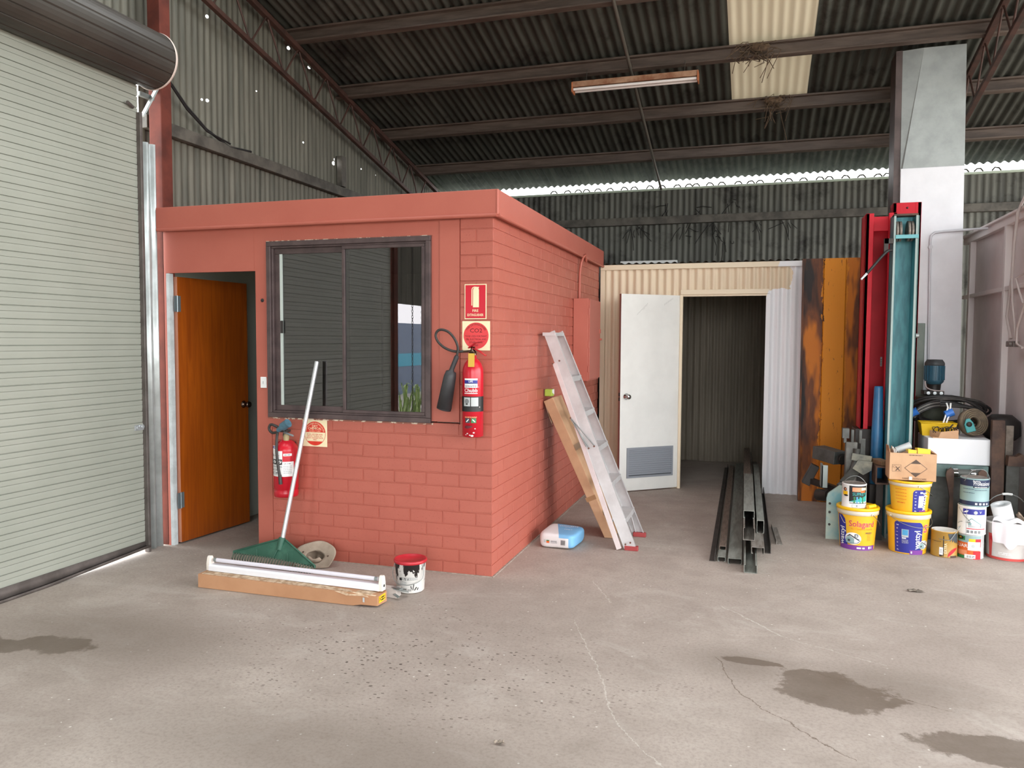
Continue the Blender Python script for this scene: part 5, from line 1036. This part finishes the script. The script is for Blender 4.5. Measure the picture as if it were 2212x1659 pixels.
d.rect(-.06, .1, .150, .19, 'p_blue'); d.disc(.025, .166, .013, 'p_lgrey', 16); d.poly([(-.06, .16), (-.04, .176), (-.02, .18), (-.03, .164)], 'p_white'); d.text('V', .058, .16, .018, 'p_white'); d.rect(-.034, -.031, .0, .19, 'p_lgrey'); d.line([(-.025, .098), (.0, .122), (.068, .075)], .006, 'p_aqua'); d.rect(-.02, .055, .055, .072, 'p_lgrey'); d.rect(-.02, .0, .072, .09, 'p_aqua'); d.line([(.062, .055), (.062, .075)], .006, 'p_aqua'); d.rect(-.03, .1, .043, .049, 'p_red')
for i in range(4): d.rect(-.028+i*.024, -.012+i*.024, .014, .034, 'p_grey')
d.build('label', t)
t, d = tin('navy and pale aqua paint tin topmost of its stack, beside the white pail', (3.222, 1.60), .094, .206, .389, 'p_aqua', bail=[(x-.07, y-.07, .575), (x-.03, y-.085, .65), (x+.01, y-.08, .664), (x+.055, y-.075, .66), (x+.085, y-.06, .625), (x+.095, y-.055, .585)])
d.rect(-.14, .14, .008, .04, 'p_navy'); d.rect(-.14, .14, .15, .198, 'p_navy'); d.text('Professional', .055, .158, .03, 'p_white', wide=.62); d.text('Dulux', .01, .183, .013, 'p_white', bold=.01); d.rect(-.01, .11, .140, .150, 'p_dgrey'); d.rows(.0, .09, (.143,), .004, 'p_white', 61); d.rows(.0, .09, (.122,), .003, 'p_navy', 62); d.rows(-.08, .0, (.127, .1), .003, 'p_navy', 63)
for i in range(4): d.rect(.006+i*.026, .02+i*.026, .016, .03, 'p_white')
d.build('label', t)
# big white pail with paper roll
c = (3.465, 1.66)
t = thing('paint_pail', 'large white pail with red bands holding a paper roll and plastic sheet', 'pail', (*c, 0), group=GB)
b = B(); b.lathe([(.001, .004), (.128, .004), (.134, .0), (.136, .03), (.150, .262), (.156, .264), (.156, .276), (.148, .278), (.146, .262), (.130, .02), (.001, .016)], 48, (*c, 0)); b.build('body', M('pail_white', 'D9D4CF', .4, h2='CFCAC6', sc=5), t)
hd = []
for i in range(15):
    a = PI*i/14; hd.append((c[0]+.145*math.cos(a)*(-1), c[1]+.07-.02*math.sin(a), .275+.19*math.sin(a)**.8))
b = B(); b.tube(hd, .004, 8); wh = b.build('wire_handle', MATS['wire'], t)
b = B(); b.tube([hd[6], hd[7], hd[8]], .009, 10); b.build('hand_grip', MATS['p_white'], wh)
d = Decal(on_cyl((*c, 0), 0, .1345, .1515, .27, face(c)), True); d.rect(-.2, .2, .004, .022, 'p_coral'); d.poly([(-.135, .022), (-.112, .022), (-.098, .19), (-.135, .19)], 'p_coral'); d.rect(-.105, -.095, .13, .14, 'p_coral'); d.rows(-.06, .03, (.045, .056), .006, 'p_white', 71); d.rect(-.125, -.1, .14, .17, 'p_red'); d.build('label', t)
b = B(); p0, p1 = Vector((3.455, 1.63, .20)), Vector((3.395, 1.605, .405)); b.tube([p0, p1], .066, 36, cap=False); T_ = frame(p1, p1+(p1-p0)); b.lathe([(.066, 0), (.022, 0), (.020, -.05), (.001, -.05)], 36, T=T_); tag(b.build('paper_roll', M('roll_white', 'E9E9EA', .8)), 'white paper towel roll standing aslant in the large white pail', 'roll')
b = B()
def sheet(s_, q):
    a = face(c)-.62+1.35*s_; edge = .5+.5*math.cos(PI*(s_-.55)*1.5); v = .285-.19*q*max(.8, edge); r = .172+.004*math.sin(9*s_+4*q)+.003*math.sin(17*s_)-.010*q
    return (c[0]+r*math.cos(a), c[1]+r*math.sin(a), v)
b.grid(sheet, 40, 14)
b.grid(lambda s_, q: (c[0]+(.168-.035*q)*math.cos(face(c)-.62+1.35*s_), c[1]+(.168-.035*q)*math.sin(face(c)-.62+1.35*s_), .285+.03*math.sin(PI*q)+.012*math.sin(11*s_)), 30, 6); tag(b.build('plastic_sheet', M('plastic_white', 'EDE8EC', .35), weld=True), 'white plastic sheet hanging over the front rim of the large white pail', 'plastic sheet')
b = B(); b.grid(lambda s_, q: (3.515+.075*s_, 1.60+.07*q, .305+.03*math.sin(4*s_+2)+.02*math.sin(6*q+3*s_)), 12, 8); tag(b.build('cloth_rag', M('rag_tan', 'B59F8C', .9), solid=.006), 'tan rag bunched on the rim of the large white pail', 'rag')

# =================================================================== DISMANTLED VEHICLE HOIST AND GEAR
k = N('rust_orange'); X, Y, Z = k.xyz(); n1 = k.noise(1, 6, .7, k.scale(k.co, (9, 9, 2.2))).outputs[0]; n2 = k.noise(1, 5, .7, k.scale(k.co, (30, 30, 9))).outputs[0]; n3 = k.noise(1, 3, .6, k.scale(k.co, (5, 5, 1.1), (3, 1, 2))).outputs[0]
ax_ = k.math('ABSOLUTE', k.math('ADD', X, .003)); band = k.math('LESS_THAN', k.math('ADD', ax_, k.math('MULTIPLY', k.math('SUBTRACT', n2, .5), .15)), .108)
rust = k.mix(k.ramp(n1, [(.3, (0,)), (.62, (1,))]), lin('4A2A1C'), lin('7A4420')); rust = k.mix(k.ramp(n3, [(.5, (0,)), (.58, (1,))]), rust, lin('C87318')); rust = k.mix(k.ramp(n3, [(.36, (1,)), (.46, (0,))]), rust, lin('241A17'))
org = k.mix(k.ramp(n2, [(.63, (0,)), (.69, (1,))]), lin('D98812'), lin('5A3416')); org = k.mix(k.ramp(Z, [(.0, (.55,)), (1, (0,))]), org, lin('BC7418'))
k.base(k.mix(band, rust, org)); k.rough(.6); k.metal(.1); k.bump(n2, .4, .004); MATS['rust_orange'] = k.m
t = thing('hoist_ramp', 'rusty orange steel hoist ramp standing on end against the store corner', 'ramp', (2.385, 3.4, 0))
b = B(); b.add([(2.09, 3.36, .0), (2.685, 3.36, .0), (2.685, 3.40, 2.405), (2.078, 3.40, 2.405), (2.09, 3.40, 0), (2.685, 3.40, 0), (2.685, 3.44, 2.4), (2.078, 3.44, 2.4)], [[0, 1, 2, 3], [5, 4, 7, 6], [0, 3, 7, 4], [1, 5, 6, 2], [3, 2, 6, 7], [0, 4, 5, 1]]); b.build('deck', MATS['rust_orange'], t)
b = B(); b.prism([(-.105, 0), (.105, 0), (.098, .022), (-.098, .022)], (2.378, 3.352, .02), (2.378, 3.394, 2.39), up=(0, -1, 0)); o = b.build('raised_strip', MATS['rust_orange'], t, bevel=.006)
for x in (2.092, 2.675):
    b = B(); b.beam((x, 3.345, .01), (x-.005, 3.385, 2.40), .016, .05, up=(0, 1, 0)); b.build('side_flange', MATS['rust_orange'], t)
M('hoist_red', 'C41A2B', .5, 0, 'B81626', 4, spec=.25); M('hoist_teal', '559AA1', .5, .0, '457F87', 5, stretch=(6, 6, 1)); M('teal_edge', '8C9A96', .45, .2); M('hoist_blue', '2B6E9C', .35, h2='285F86', sc=5); M('gear_dark', '3A3531', .5, .35, '2A2624', 7); M('gear_grey', '595B58', .55, .2, '444440', 7); M('gear_green', '5F7A76', .5, .15, '4B5F5D', 6); M('gear_rust', '5B4437', .65, .2, '40302A', 9); M('black_grease', '1E1C1B', .45)
def post(b, x0, x1, y0, y1, z0, z1, fl, th):
    b.box(x0, x0+fl, y0, y0+th, z0, z1, 0, .004); b.box(x1-fl, x1, y0, y0+th, z0, z1, 0, .004); b.box(x0, x0+th, y0, y1, z0, z1, 0, .004); b.box(x1-th, x1, y0, y1, z0, z1, 0, .004); b.box(x0, x1, y1-th, y1, z0, z1)
t = thing('hoist_post', 'tall red steel hoist post with a deep channel front, standing beside the teal post', 'hoist post', (2.6, 2.3, 0))
b = B(); post(b, 2.50, 2.735, 2.2, 2.48, .86, 2.645, .062, .03); b.build('channel', MATS['hoist_red'], t)
b = B(); b.box(2.531, 2.703, 2.225, 2.26, 2.50, 2.62, 0, .004); b.build('head_plate', MATS['hoist_red'], t)
b = B(); b.box(2.47, 2.74, 2.22, 2.48, 0, .858); b.build('foot', MATS['gear_dark'], t)  # dark block, widened to fill the dark gap under and beside the post
d = Decal(on_plane((2.676, 2.449, 1.42), (1, 0, 0), (0, 0, 1))); d.rect(.0, .014, -.04, .04, 'p_lgrey'); d.rows(.002, .012, (-.03, -.015, .0, .015), .006, 'p_dgrey', 2); d.build('maker_label', t)
t = thing('hoist_post', 'second red hoist post whose pink-lit top rises behind the teal post', 'hoist post', (2.84, 2.6, 0))
b = B(); post(b, 2.745, 2.965, 2.50, 2.65, 0, 2.77, .05, .03); b.box(2.776, 2.934, 2.501, 2.52, 2.62, 2.77, 0, .004); b.build('channel', MATS['hoist_red'], t)
b = B(); b.tube([(2.852, 2.498, 2.73), (2.858, 2.502, 2.72)], .008, 8); b.build('bolt_hole', MATS['p_black'], t)
t = thing('hoist_post', 'teal steel hoist post with cable pulleys at its head, behind the brown box', 'hoist post', (2.79, 2.05, 0))
tx0, tx1, ty = 2.68, 2.852, 1.985; b = B(); post(b, tx0, tx1, ty, 2.17, 0, 2.60, .014, .012); b.build('channel', MATS['hoist_teal'], t)
for x in (tx0, tx1-.014): b = B(); b.box(x-.001, x+.015, ty-.004, ty, 0, 2.6, 0, .001); b.build('worn_edge', MATS['teal_edge'], t)
b = B(); b.box(tx1+.0, tx1+.012, 2.0, 2.2, 0, 2.585); b.build('side_plate', MATS['gear_green'], t)
for i, x in enumerate((tx0+.028, tx0+.052, tx1-.058, tx1-.034)):
    b = B(); b.lathe([(.001, -.006), (.07, -.006), (.082, -.009), (.078, 0), (.082, .009), (.07, .006), (.001, .006)], 36, (x, ty+.072, 2.47), T=Matrix.Rotation(R(90), 4, 'Y')); b.build('pulley', M('pulley_grey', '8F857B', .45, .4, h2='6D645C', sc=20), t)
b = B(); b.box(tx0+.012, tx1+.006, ty-.012, ty-.002, 2.405, 2.435, 0, .002); b.build('cross_bar', M('teal_bright', '5FA3A8', .4), t)
b = B(); b.box(tx0, tx1, ty-.006, ty+.1, 2.585, 2.60); b.build('top_plate', MATS['gear_rust'], t)
b = B(); b.box(tx0-.065, tx0+.002, ty-.004, ty+.03, 2.37, 2.41); b.box(tx0-.067, tx0-.035, ty-.004, ty+.03, 2.30, 2.41); b.build('side_bracket', MATS['gear_dark'], t)
b = B(); b.tube([(tx1+.012, ty+.02, 1.64), (tx1+.035, ty+.02, 1.64)], .018, 8); b.build('bolt', MATS['galv'], t)
b = B(); b.tube(smooth([(tx0-.005, ty-.01, 2.315), (tx0-.04, ty-.01, 2.31), (tx0-.09, ty-.03, 2.26), (tx0-.15, ty-.05, 2.185), (tx0-.195, ty-.06, 2.13)]), .011, 10); b.build('grease_hose', MATS['black_rubber'], t)
b = B(); b.tube([(tx0-.195, ty-.06, 2.13), (tx0-.235, ty-.07, 2.085)], [.013, .010], 10); b.build('hose_tip', MATS['chrome'], t)
t = thing('blue_ram', 'tapered blue steel cylinder standing inside the red hoist post', 'cylinder', (2.65, 2.12, 0))
b = B(); b.lathe([(.001, .42), (.050, .42), (.049, .5), (.046, .8), (.034, 1.21), (.030, 1.225), (.001, 1.226)], 28, (2.625, 2.125, 0)); b.build('ram_body', MATS['hoist_blue'], t)
b = B(); b.box(2.572, 2.674, 2.075, 2.175, 0, .42, 0, .004); b.build('ram_dark_block', MATS['gear_dark'], t)  # dark block added where only darkness shows below the ram
# hoist base and arms at the foot of the posts
t = thing('hoist_carriage', 'dark grey-green steel hoist crosshead on the floor behind the paint buckets', 'machine part', (2.95, 2.3, 0))
b = B(); b.box(2.91, 3.36, 2.06, 2.12, .0, .542, 0, .004); b.box(3.0, 3.36, 2.66, 2.80, .0, .52, 0, .004); b.box(3.30, 3.36, 2.12, 2.66, .0, .52); b.box(3.0, 3.30, 2.12, 2.66, .49, .52); b.build('base_box', MATS['gear_grey'], t)
b = B(); b.box(2.90, 3.375, 1.86, 2.12, .544, .64, 0, .004); b.build('teal_beam', MATS['gear_green'], t)
b = B(); b.tube([(3.085, 1.835, .585), (3.34, 1.835, .585)], .030, 24); b.build('pivot_tube', MATS['gear_grey'], t)
for x in (3.125, 3.245): b = B(); b.tube([(x, 1.834, .585), (x+.032, 1.834, .585)], .034, 24); b.build('pivot_collar', MATS['chrome'], t)
b = B(); b.add([(3.075, 1.80, .60), (3.105, 1.80, .63), (3.125, 1.80, .60), (3.125, 1.80, .40), (3.13, 1.80, .03), (3.095, 1.80, .03), (3.10, 1.80, .40), (3.07, 1.80, .57)], [list(range(8))]); b.build('link_arm', MATS['gear_rust'], t, solid=.02)
b = B(); b.add([(3.29, 1.80, .60), (3.32, 1.80, .63), (3.345, 1.80, .61), (3.35, 1.80, .55), (3.32, 1.80, .46), (3.29, 1.80, .50)], [list(range(6))]); b.build('link_arm', MATS['gear_rust'], t, solid=.02)
for p, q, m_, nm, lb in (((3.436, 1.86, 0), (3.425, 1.86, 1.0), 'gear_rust', 'steel_bar', 'tall rusty steel bar upright beside the white foam box'), ((3.535, 1.88, 0), (3.53, 1.86, .66), 'gear_grey', 'steel_bar', 'short grey steel bar upright at the partition, capped by a rusty block')):
    b = B(); b.beam(p, q, .088, .05, up=(0, 1, 0), bev=.004); tag(b.build(nm, MATS[m_]), lb, 'steel bar')
b = B(); b.add([(3.475, 1.8, .665), (3.60, 1.8, .665), (3.60, 1.8, .72), (3.565, 1.8, .76), (3.53, 1.8, .735), (3.48, 1.8, .74)], [list(range(6))]); tag(b.build('steel_block', MATS['gear_rust'], solid=.07), 'rusty notched steel block resting on the short grey bar', 'steel block')
b = B(); b.beam((3.53, 1.96, 0), (3.53, 1.96, .95), .05, .03, up=(0, 1, 0)); tag(b.build('timber_stake', M('grey_timber', '948A7F', .8, h2='6F665C', sc=12)), 'weathered timber stake standing between the rusty bar and the partition', 'stake')
# loose arms and brackets to the west of the posts
t = thing('hoist_arm_assembly', 'tangle of grey and green steel hoist arms with bolt holes, beside the rusty ramp', 'machine part', (2.32, 2.2, 0))
b = B(); b.add([(2.225, 1.83, .0), (2.30, 1.83, .0), (2.37, 1.83, .0), (2.37, 1.83, .43), (2.32, 1.83, .44), (2.235, 1.83, .37), (2.225, 1.83, .33)], [list(range(7))]); b.build('foot_plate', M('pale_green_paint', 'A9B8AC', .55, h2='6FA3AC', sc=5), t, solid=.025)
b = B()
for z in (.12, .22, .29): b.tube([(2.25, 1.812, z), (2.25, 1.816, z)], .010, 10)
b.build('bolt_holes', MATS['black_grease'], t)
b = B(); b.beam((2.20, 2.45, .62), (2.36, 2.25, .60), .13, .11, bev=.004); b.build('box_arm', MATS['gear_grey'], t)
b = B(); b.tube([(2.37, 2.19, .60), (2.372, 2.185, .60)], .048, 20); b.tube([(2.365, 2.18, .60), (2.372, 2.17, .60)], .03, 16); b.build('arm_end', MATS['gear_dark'], t)
b = B(); b.box(2.375, 2.465, 2.0, 2.07, 0, .77, 0, .008); b.build('upright_tube', M('worn_alloy', '75746F', .5, .3, h2='55534E', sc=6), t)
b = B()
for x in (2.36, 2.415, 2.475): b.box(x, x+.022, 2.01, 2.06, .76, .87, 0, .003)
b.box(2.35, 2.40, 2.0, 2.07, .80, .88); b.box(2.49, 2.525, 2.02, 2.07, .52, .8); b.build('fork_lugs', MATS['gear_grey'], t)
b = B(); b.box(2.20, 2.215, 2.06, 2.20, .37, .56, 0, .003); b.box(2.20, 2.25, 2.06, 2.075, .37, .56, 0, .003); b.build('side_plate', M('pale_steel', '9AA39F', .5, .2), t)
b = B(); b.beam((2.12, 2.5, .36), (2.36, 2.0, .36), .05, .05, bev=.004); b.beam((2.1, 2.45, .33), (2.18, 2.45, .50), .09, .07, bev=.004); b.tube([(2.18, 2.12, .30), (2.26, 2.05, .31)], .05, 18); b.build('lower_arm', MATS['gear_dark'], t)
b = B(); b.tube(smooth([(2.46, 1.98, .72), (2.44, 1.96, .56), (2.38, 1.9, .47), (2.32, 1.87, .42)]), .028, 12); b.beam((2.35, 1.86, .45), (2.50, 1.98, .60), .05, .05); b.build('bent_arm', MATS['gear_grey'], t)
b = B(); b.beam((2.42, 1.95, .66), (2.56, 1.95, .64), .02, .05); b.add([(2.42, 1.90, .57), (2.46, 1.90, .64), (2.565, 1.90, .63), (2.56, 1.90, .56), (2.50, 1.90, .52)], [[0, 1, 2, 3, 4]]); b.build('cam_plate', M('worn_cream_steel', '8E8C7C', .5, .2, h2='5E605A', sc=9), t, solid=.01)
t = thing('hoist_cradle', 'brown open box-section steel cradle between the hoist arms and the brown box', 'machine part', (2.62, 1.9, .48))
b = B(); x0, x1, z0, z1 = 2.578, 2.676, .48, .60
b.box(x0, x1, 1.80, 2.02, z1, z1+.012); b.box(x0, x1, 1.80, 2.02, z0-.012, z0); b.box(x0, x0+.01, 1.80, 2.02, z0, z1); b.box(x1-.01, x1, 1.80, 2.02, z0, z1); b.build('box_section', MATS['gear_rust'], t)
b = B(); b.beam((2.60, 2.0, .631), (2.655, 1.83, .631), .08, .035, bev=.003); b.build('timber_packer', M('packer_wood', '8A6C4F', .75, h2='6E543D', sc=14), t)
b = B(); b.box(2.60, 2.65, 1.9, 1.96, 0, .467); b.build('stand', MATS['gear_dark'], t)
# white foam box, crates and tools on the teal beam
b = B(); b.box(2.955, 3.395, 1.88, 2.28, .642, .842, 0, .006); tag(b.build('foam_box', M('foam_white', 'E4E6EA', .6)), 'long white foam box on the teal hoist beam behind the tins', 'box')
t = thing('yellow_tray', 'shallow yellow plastic tray standing on the white foam box', 'tray', (3.05, 2.09, .843)); b = B()
x0, x1, y0, y1, z0, z1 = 2.93, 3.185, 2.03, 2.17, .8435, .945; e = .016
b.add([(x0+e, y0+e, z0), (x1-e, y0+e, z0), (x1-e, y1-e, z0), (x0+e, y1-e, z0), (x0, y0, z1), (x1, y0, z1), (x1, y1, z1), (x0, y1, z1)], [[3, 2, 1, 0], [0, 1, 5, 4], [1, 2, 6, 5], [2, 3, 7, 6], [3, 0, 4, 7]]); b.build('shell', M('tray_yellow', 'E0B814', .45, h2='CFA50F', sc=8), t, solid=.004)
b = B(); b.tube([(x0, y0, z1), (x1, y0, z1), (x1, y1, z1), (x0, y1, z1)], .006, 8, closed=True); b.build('rim', MATS['tray_yellow'], t)
t = thing('small_carton', 'small open cardboard carton of tangled wire in front of the yellow tray', 'carton', (3.07, 1.94, .843)); b = B()
x0, x1, y0, y1, z0 = 2.99, 3.165, 1.885, 2.0, .8435
b.box(x0, x1, y0, y1, z0, z0+.003); b.add([(x0+.04, y0, z0), (x1, y0, z0), (x1, y0, z0+.066), (x0+.055, y0, z0+.048)], [[0, 1, 2, 3]]); b.add([(x0+.04, y0, z0), (x0, y1, z0), (x0, y1, z0+.05), (x0+.055, y0, z0+.048)], [[0, 1, 2, 3]]); b.add([(x1, y0, z0), (x1, y1, z0), (x1, y1, z0+.08), (x1, y0, z0+.066)], [[0, 1, 2, 3]]); b.build('box', MATS['cardboard_pale'], t, solid=.004)
b = B(); rnd = random.Random(9)
for i in range(9):
    px = 3.0+.018*i; b.tube(smooth([(px, 1.93, .88), (px+rnd.uniform(-.03, .03), 1.9+rnd.uniform(-.01, .04), .905+rnd.random()*.02), (px+.03, 1.92, .915+rnd.random()*.015), (px+.04, 1.95, .87)]), .003, 5)
b.tube(smooth([(3.10, 1.93, .9), (3.12, 1.93, .93), (3.14, 1.95, .945)]), .005, 6); tag(b.build('wire_tangle', MATS['black_rubber']), 'dark tangled wire spilling from the small carton by the yellow tray', 'wire')
t = thing('power_unit', 'blue electric motor on a dark hydraulic tank in front of the white column', 'machine', (3.125, 2.7, .52))
b = B(); mx_, my_ = 3.14, 2.68; b.lathe([(.001, 1.22), (.045, 1.215), (.074, 1.245), (.076, 1.26), (.076, 1.385), (.07, 1.415), (.055, 1.432), (.001, 1.434)], 32, (mx_, my_, 0))
for i in range(20): a = 2*PI*i/20; b.box(.072, .082, -.0025, .0025, 1.262, 1.385, 0, 0, Matrix.Translation((mx_, my_, 0)) @ Matrix.Rotation(a, 4, 'Z'))
b.build('motor', M('motor_blue', '2F5C70', .45, h2='3D6373', sc=10), t)
b = B(); b.lathe([(.074, 1.385), (.079, 1.39), (.078, 1.41), (.06, 1.438), (.001, 1.44)], 32, (mx_, my_, 0)); b.build('fan_cover', M('fan_grey', '55585A', .5, h2='3E4244', sc=12), t)
b = B(); b.lathe([(.05, 1.165), (.055, 1.225), (.04, 1.235)], 24, (mx_, my_, 0)); b.box(mx_-.09, mx_+.07, my_-.06, my_+.06, 1.135, 1.17, 0, .005); b.build('pump_flange', MATS['gear_dark'], t)
b = B()
for dx in (-.055, -.005, .045): b = B(); b.tube([(mx_+dx, my_-.06, 1.15), (mx_+dx, my_-.075, 1.15)], .014, 10); b.build('port_cap', MATS['tin_steel'], t)
b = B(); b.lathe([(.001, .522), (.118, .522), (.12, .54), (.12, 1.085), (.122, 1.09), (.127, 1.095), (.127, 1.112), (.118, 1.12), (.05, 1.135), (.001, 1.136)], 40, (mx_-.015, my_, 0)); b.build('tank', M('tank_olive', '4E5145', .5, .1, h2='3B3D35', sc=6), t)
b = B(); b.tube(smooth([(mx_-.075, my_-.03, 1.25), (mx_-.07, my_-.06, 1.20), (mx_-.02, my_-.08, 1.175), (mx_+.06, my_-.08, 1.17)]), .006, 8); b.build('motor_lead', MATS['cable_grey'], t)
# coils of hydraulic hose
t = thing('hose_coil', 'heap of black hydraulic hoses bound with blue tape behind the yellow tray', 'hose', (3.1, 2.2, .845)); rnd = random.Random(5)
for i in range(9):
    cx, cy = 3.19+rnd.uniform(-.02, .03), 2.27; tilt = R(58+rnd.uniform(-10, 10)); r_ = .20+.014*i*.6; pts = []
    for j in range(28):
        a = 2*PI*j/28; pts.append((cx+r_*1.12*math.cos(a)+.012*math.sin(3*a+i), cy+.07+.02*i*.3-r_*.75*math.sin(a)*.5*math.sin(tilt)+.02, max(.856, .98+.006*i+.55*r_*math.sin(a)*math.sin(tilt)+.012*math.cos(2*a+i))))
    b = B(); b.tube(pts, .0105+rnd.uniform(0, .003), 8, closed=True); b.build('hose', MATS['black_rubber' if i % 3 else 'hose_black'], t)
for p, q in (((2.885, 2.20, 1.0), (2.93, 2.185, 1.03)), ((3.11, 2.08, 1.01), (3.165, 2.085, 1.035))):
    b = B(); b.tube([p, q], [.030, .032], 12); b.build('blue_tape', M('tape_blue', '2F6FC4', .4), t)
for i in range(5):
    b = B(); o_ = .012*i; b.tube(smooth([(2.875+o_, 2.19, .955+o_*.5), (2.93, 2.185, 1.0+o_), (3.02, 2.19, 1.05+o_), (3.10, 2.24, 1.06+o_)]), .008, 8); b.build('hose', M('hose_silver', '6E6A66', .4, .3) if i in (1, 3) else MATS['black_rubber'], t)
for i in range(2):
    b = B(); b.tube([(3.09+.022*i, 2.06, .93), (3.115+.022*i, 2.065, 1.02), (3.13+.018*i, 2.09, 1.07), (3.125+.03*i, 2.12, 1.1)], .0065, 8); b.build('white_hose_end', MATS['p_white'], t)
t = thing('web_strap', 'tan webbing strap roll with a teal ratchet on the white foam box', 'strap', (3.295, 2.03, .843))
for i in range(5):
    b = B(); r0_ = .04+.014*i; n_ = 36; vs = []
    Ty = Matrix.Translation((3.305, 2.07, .957)) @ Matrix.Rotation(R(20), 4, 'Z') @ Matrix.Rotation(R(75), 4, 'X')
    b.lathe([(r0_, -.03), (r0_+.011, -.03), (r0_+.011, .03), (r0_, .03)], n_, T=Ty, closed=True); b.build('webbing_layer', M('webbing_tan', '7D6E5A', .9, h2='63564A', sc=14, bump=.4, bsc=90), t)
b = B(); Tz = Matrix.Translation((3.262, 1.975, .94)) @ Matrix.Rotation(R(-18), 4, 'Y'); b.box(-.036, .030, -.012, .012, -.05, .012, 0, .005, Tz); b.add([Tz @ Vector(p) for p in ((-.036, -.01, .012), (.03, -.01, .012), (.012, -.01, .055), (-.012, -.01, .055), (-.036, .01, .012), (.03, .01, .012), (.012, .01, .055), (-.012, .01, .055))], [[0, 1, 2, 3], [7, 6, 5, 4], [0, 3, 7, 4], [1, 5, 6, 2], [3, 2, 6, 7]]); rt_ = b.build('ratchet', M('ratchet_teal', '2C8C8E', .45), t)
b = B(); b.lathe([(.001, 0), (.02, 0), (.02, .004), (.001, .006)], 18, T=Tz @ Matrix.Translation((-.003, -.012, .012)) @ Matrix.Rotation(R(90), 4, 'X')); b.build('ratchet_hub', MATS['gear_dark'], rt_)
b = B(); b.lathe([(.02, 0), (.12, .01), (.17, .05), (.16, .16), (.09, .21), (.001, .215)], 18, (3.545, 2.22, .802), T=Matrix.Diagonal((.8, .75, 1.0, 1))); tag(b.build('machine_cover', MATS['black_grease'], recalc=True), 'black greasy lump of machinery behind the tall rusty bar', 'machine part')
b = B(); b.box(3.405, 3.58, 2.1, 2.35, 0, .8, 0, .01); tag(b.build('oily_crate', MATS['gear_dark']), 'dark oily steel crate standing between the foam box and the partition', 'crate')

# =================================================================== SEEN IN THE WINDOW'S REFLECTION: outside the second doorway
M('slab_blue', '5E6E86', .5); M('slab_teal', '3E9BB5', .5)
b = B(); b.box(-9.0, -8.9, -24, -8, -.13, 2.1); b.box(-8.9, -8.89, -24, -8, .75, 1.15, 1); tag(b.build('ute_slab', [MATS['slab_blue'], MATS['slab_teal']]), 'blue-grey slab with a turquoise stripe, in place of a parked ute mirrored in the office window', 'slab')  # plain slab standing in for the blue ute outside the doorway
b = B(); rnd = random.Random(2); M('leaf_green', '7FA050', .6, h2='B5C987', sc=12)
for i in range(60):
    a = rnd.uniform(0, 2*PI); L = rnd.uniform(.5, .95); x0 = -4.5+rnd.uniform(-.2, .2); y0 = -8.6+rnd.uniform(-.4, .4); dx, dy = math.cos(a)*L*.5, math.sin(a)*L*.5; w_ = .014; px, py = -math.sin(a)*w_, math.cos(a)*w_
    p = [(x0, y0, -.13), (x0+dx*.5, y0+dy*.5, L*.85), (x0+dx, y0+dy, L*.8)]
    b.add([(p[0][0]-px, p[0][1]-py, p[0][2]), (p[0][0]+px, p[0][1]+py, p[0][2]), (p[1][0]+px, p[1][1]+py, p[1][2]), (p[1][0]-px, p[1][1]-py, p[1][2]), p[2]], [[0, 1, 2, 3], [3, 2, 4]])
tag(b.build('strappy_plant', MATS['leaf_green']), 'strappy green garden plant mirrored at the edge of the office window', 'plant')
t = thing('hoist_chain', 'dark looped hoist chain of the second doorway, mirrored in the office window', 'chain', (-2.6, -4.55, .5))
for y in (-4.42, -4.72):
    b = B(); z = .55; i = 0
    while z < 3.1:
        pts = []
        for j in range(10):
            a = 2*PI*j/10; q = .011*math.cos(a); pts.append((-2.6+(q if i % 2 else 0), y+(0 if i % 2 else q), z+.022*math.sin(a)))
        b.tube(pts, .0035, 5, closed=True); z += .036; i += 1
    b.build('chain_strand', MATS['dark_steel'], t)
b = B(); b.box(-2.73, -2.61, -4.02, -3.91, 0, zr(-4)-.25); tag(b.build('steel_column', MATS['red_column_paint'], bevel=.006), 'red steel column between the two doorways, seen only mirrored in the window', 'column')
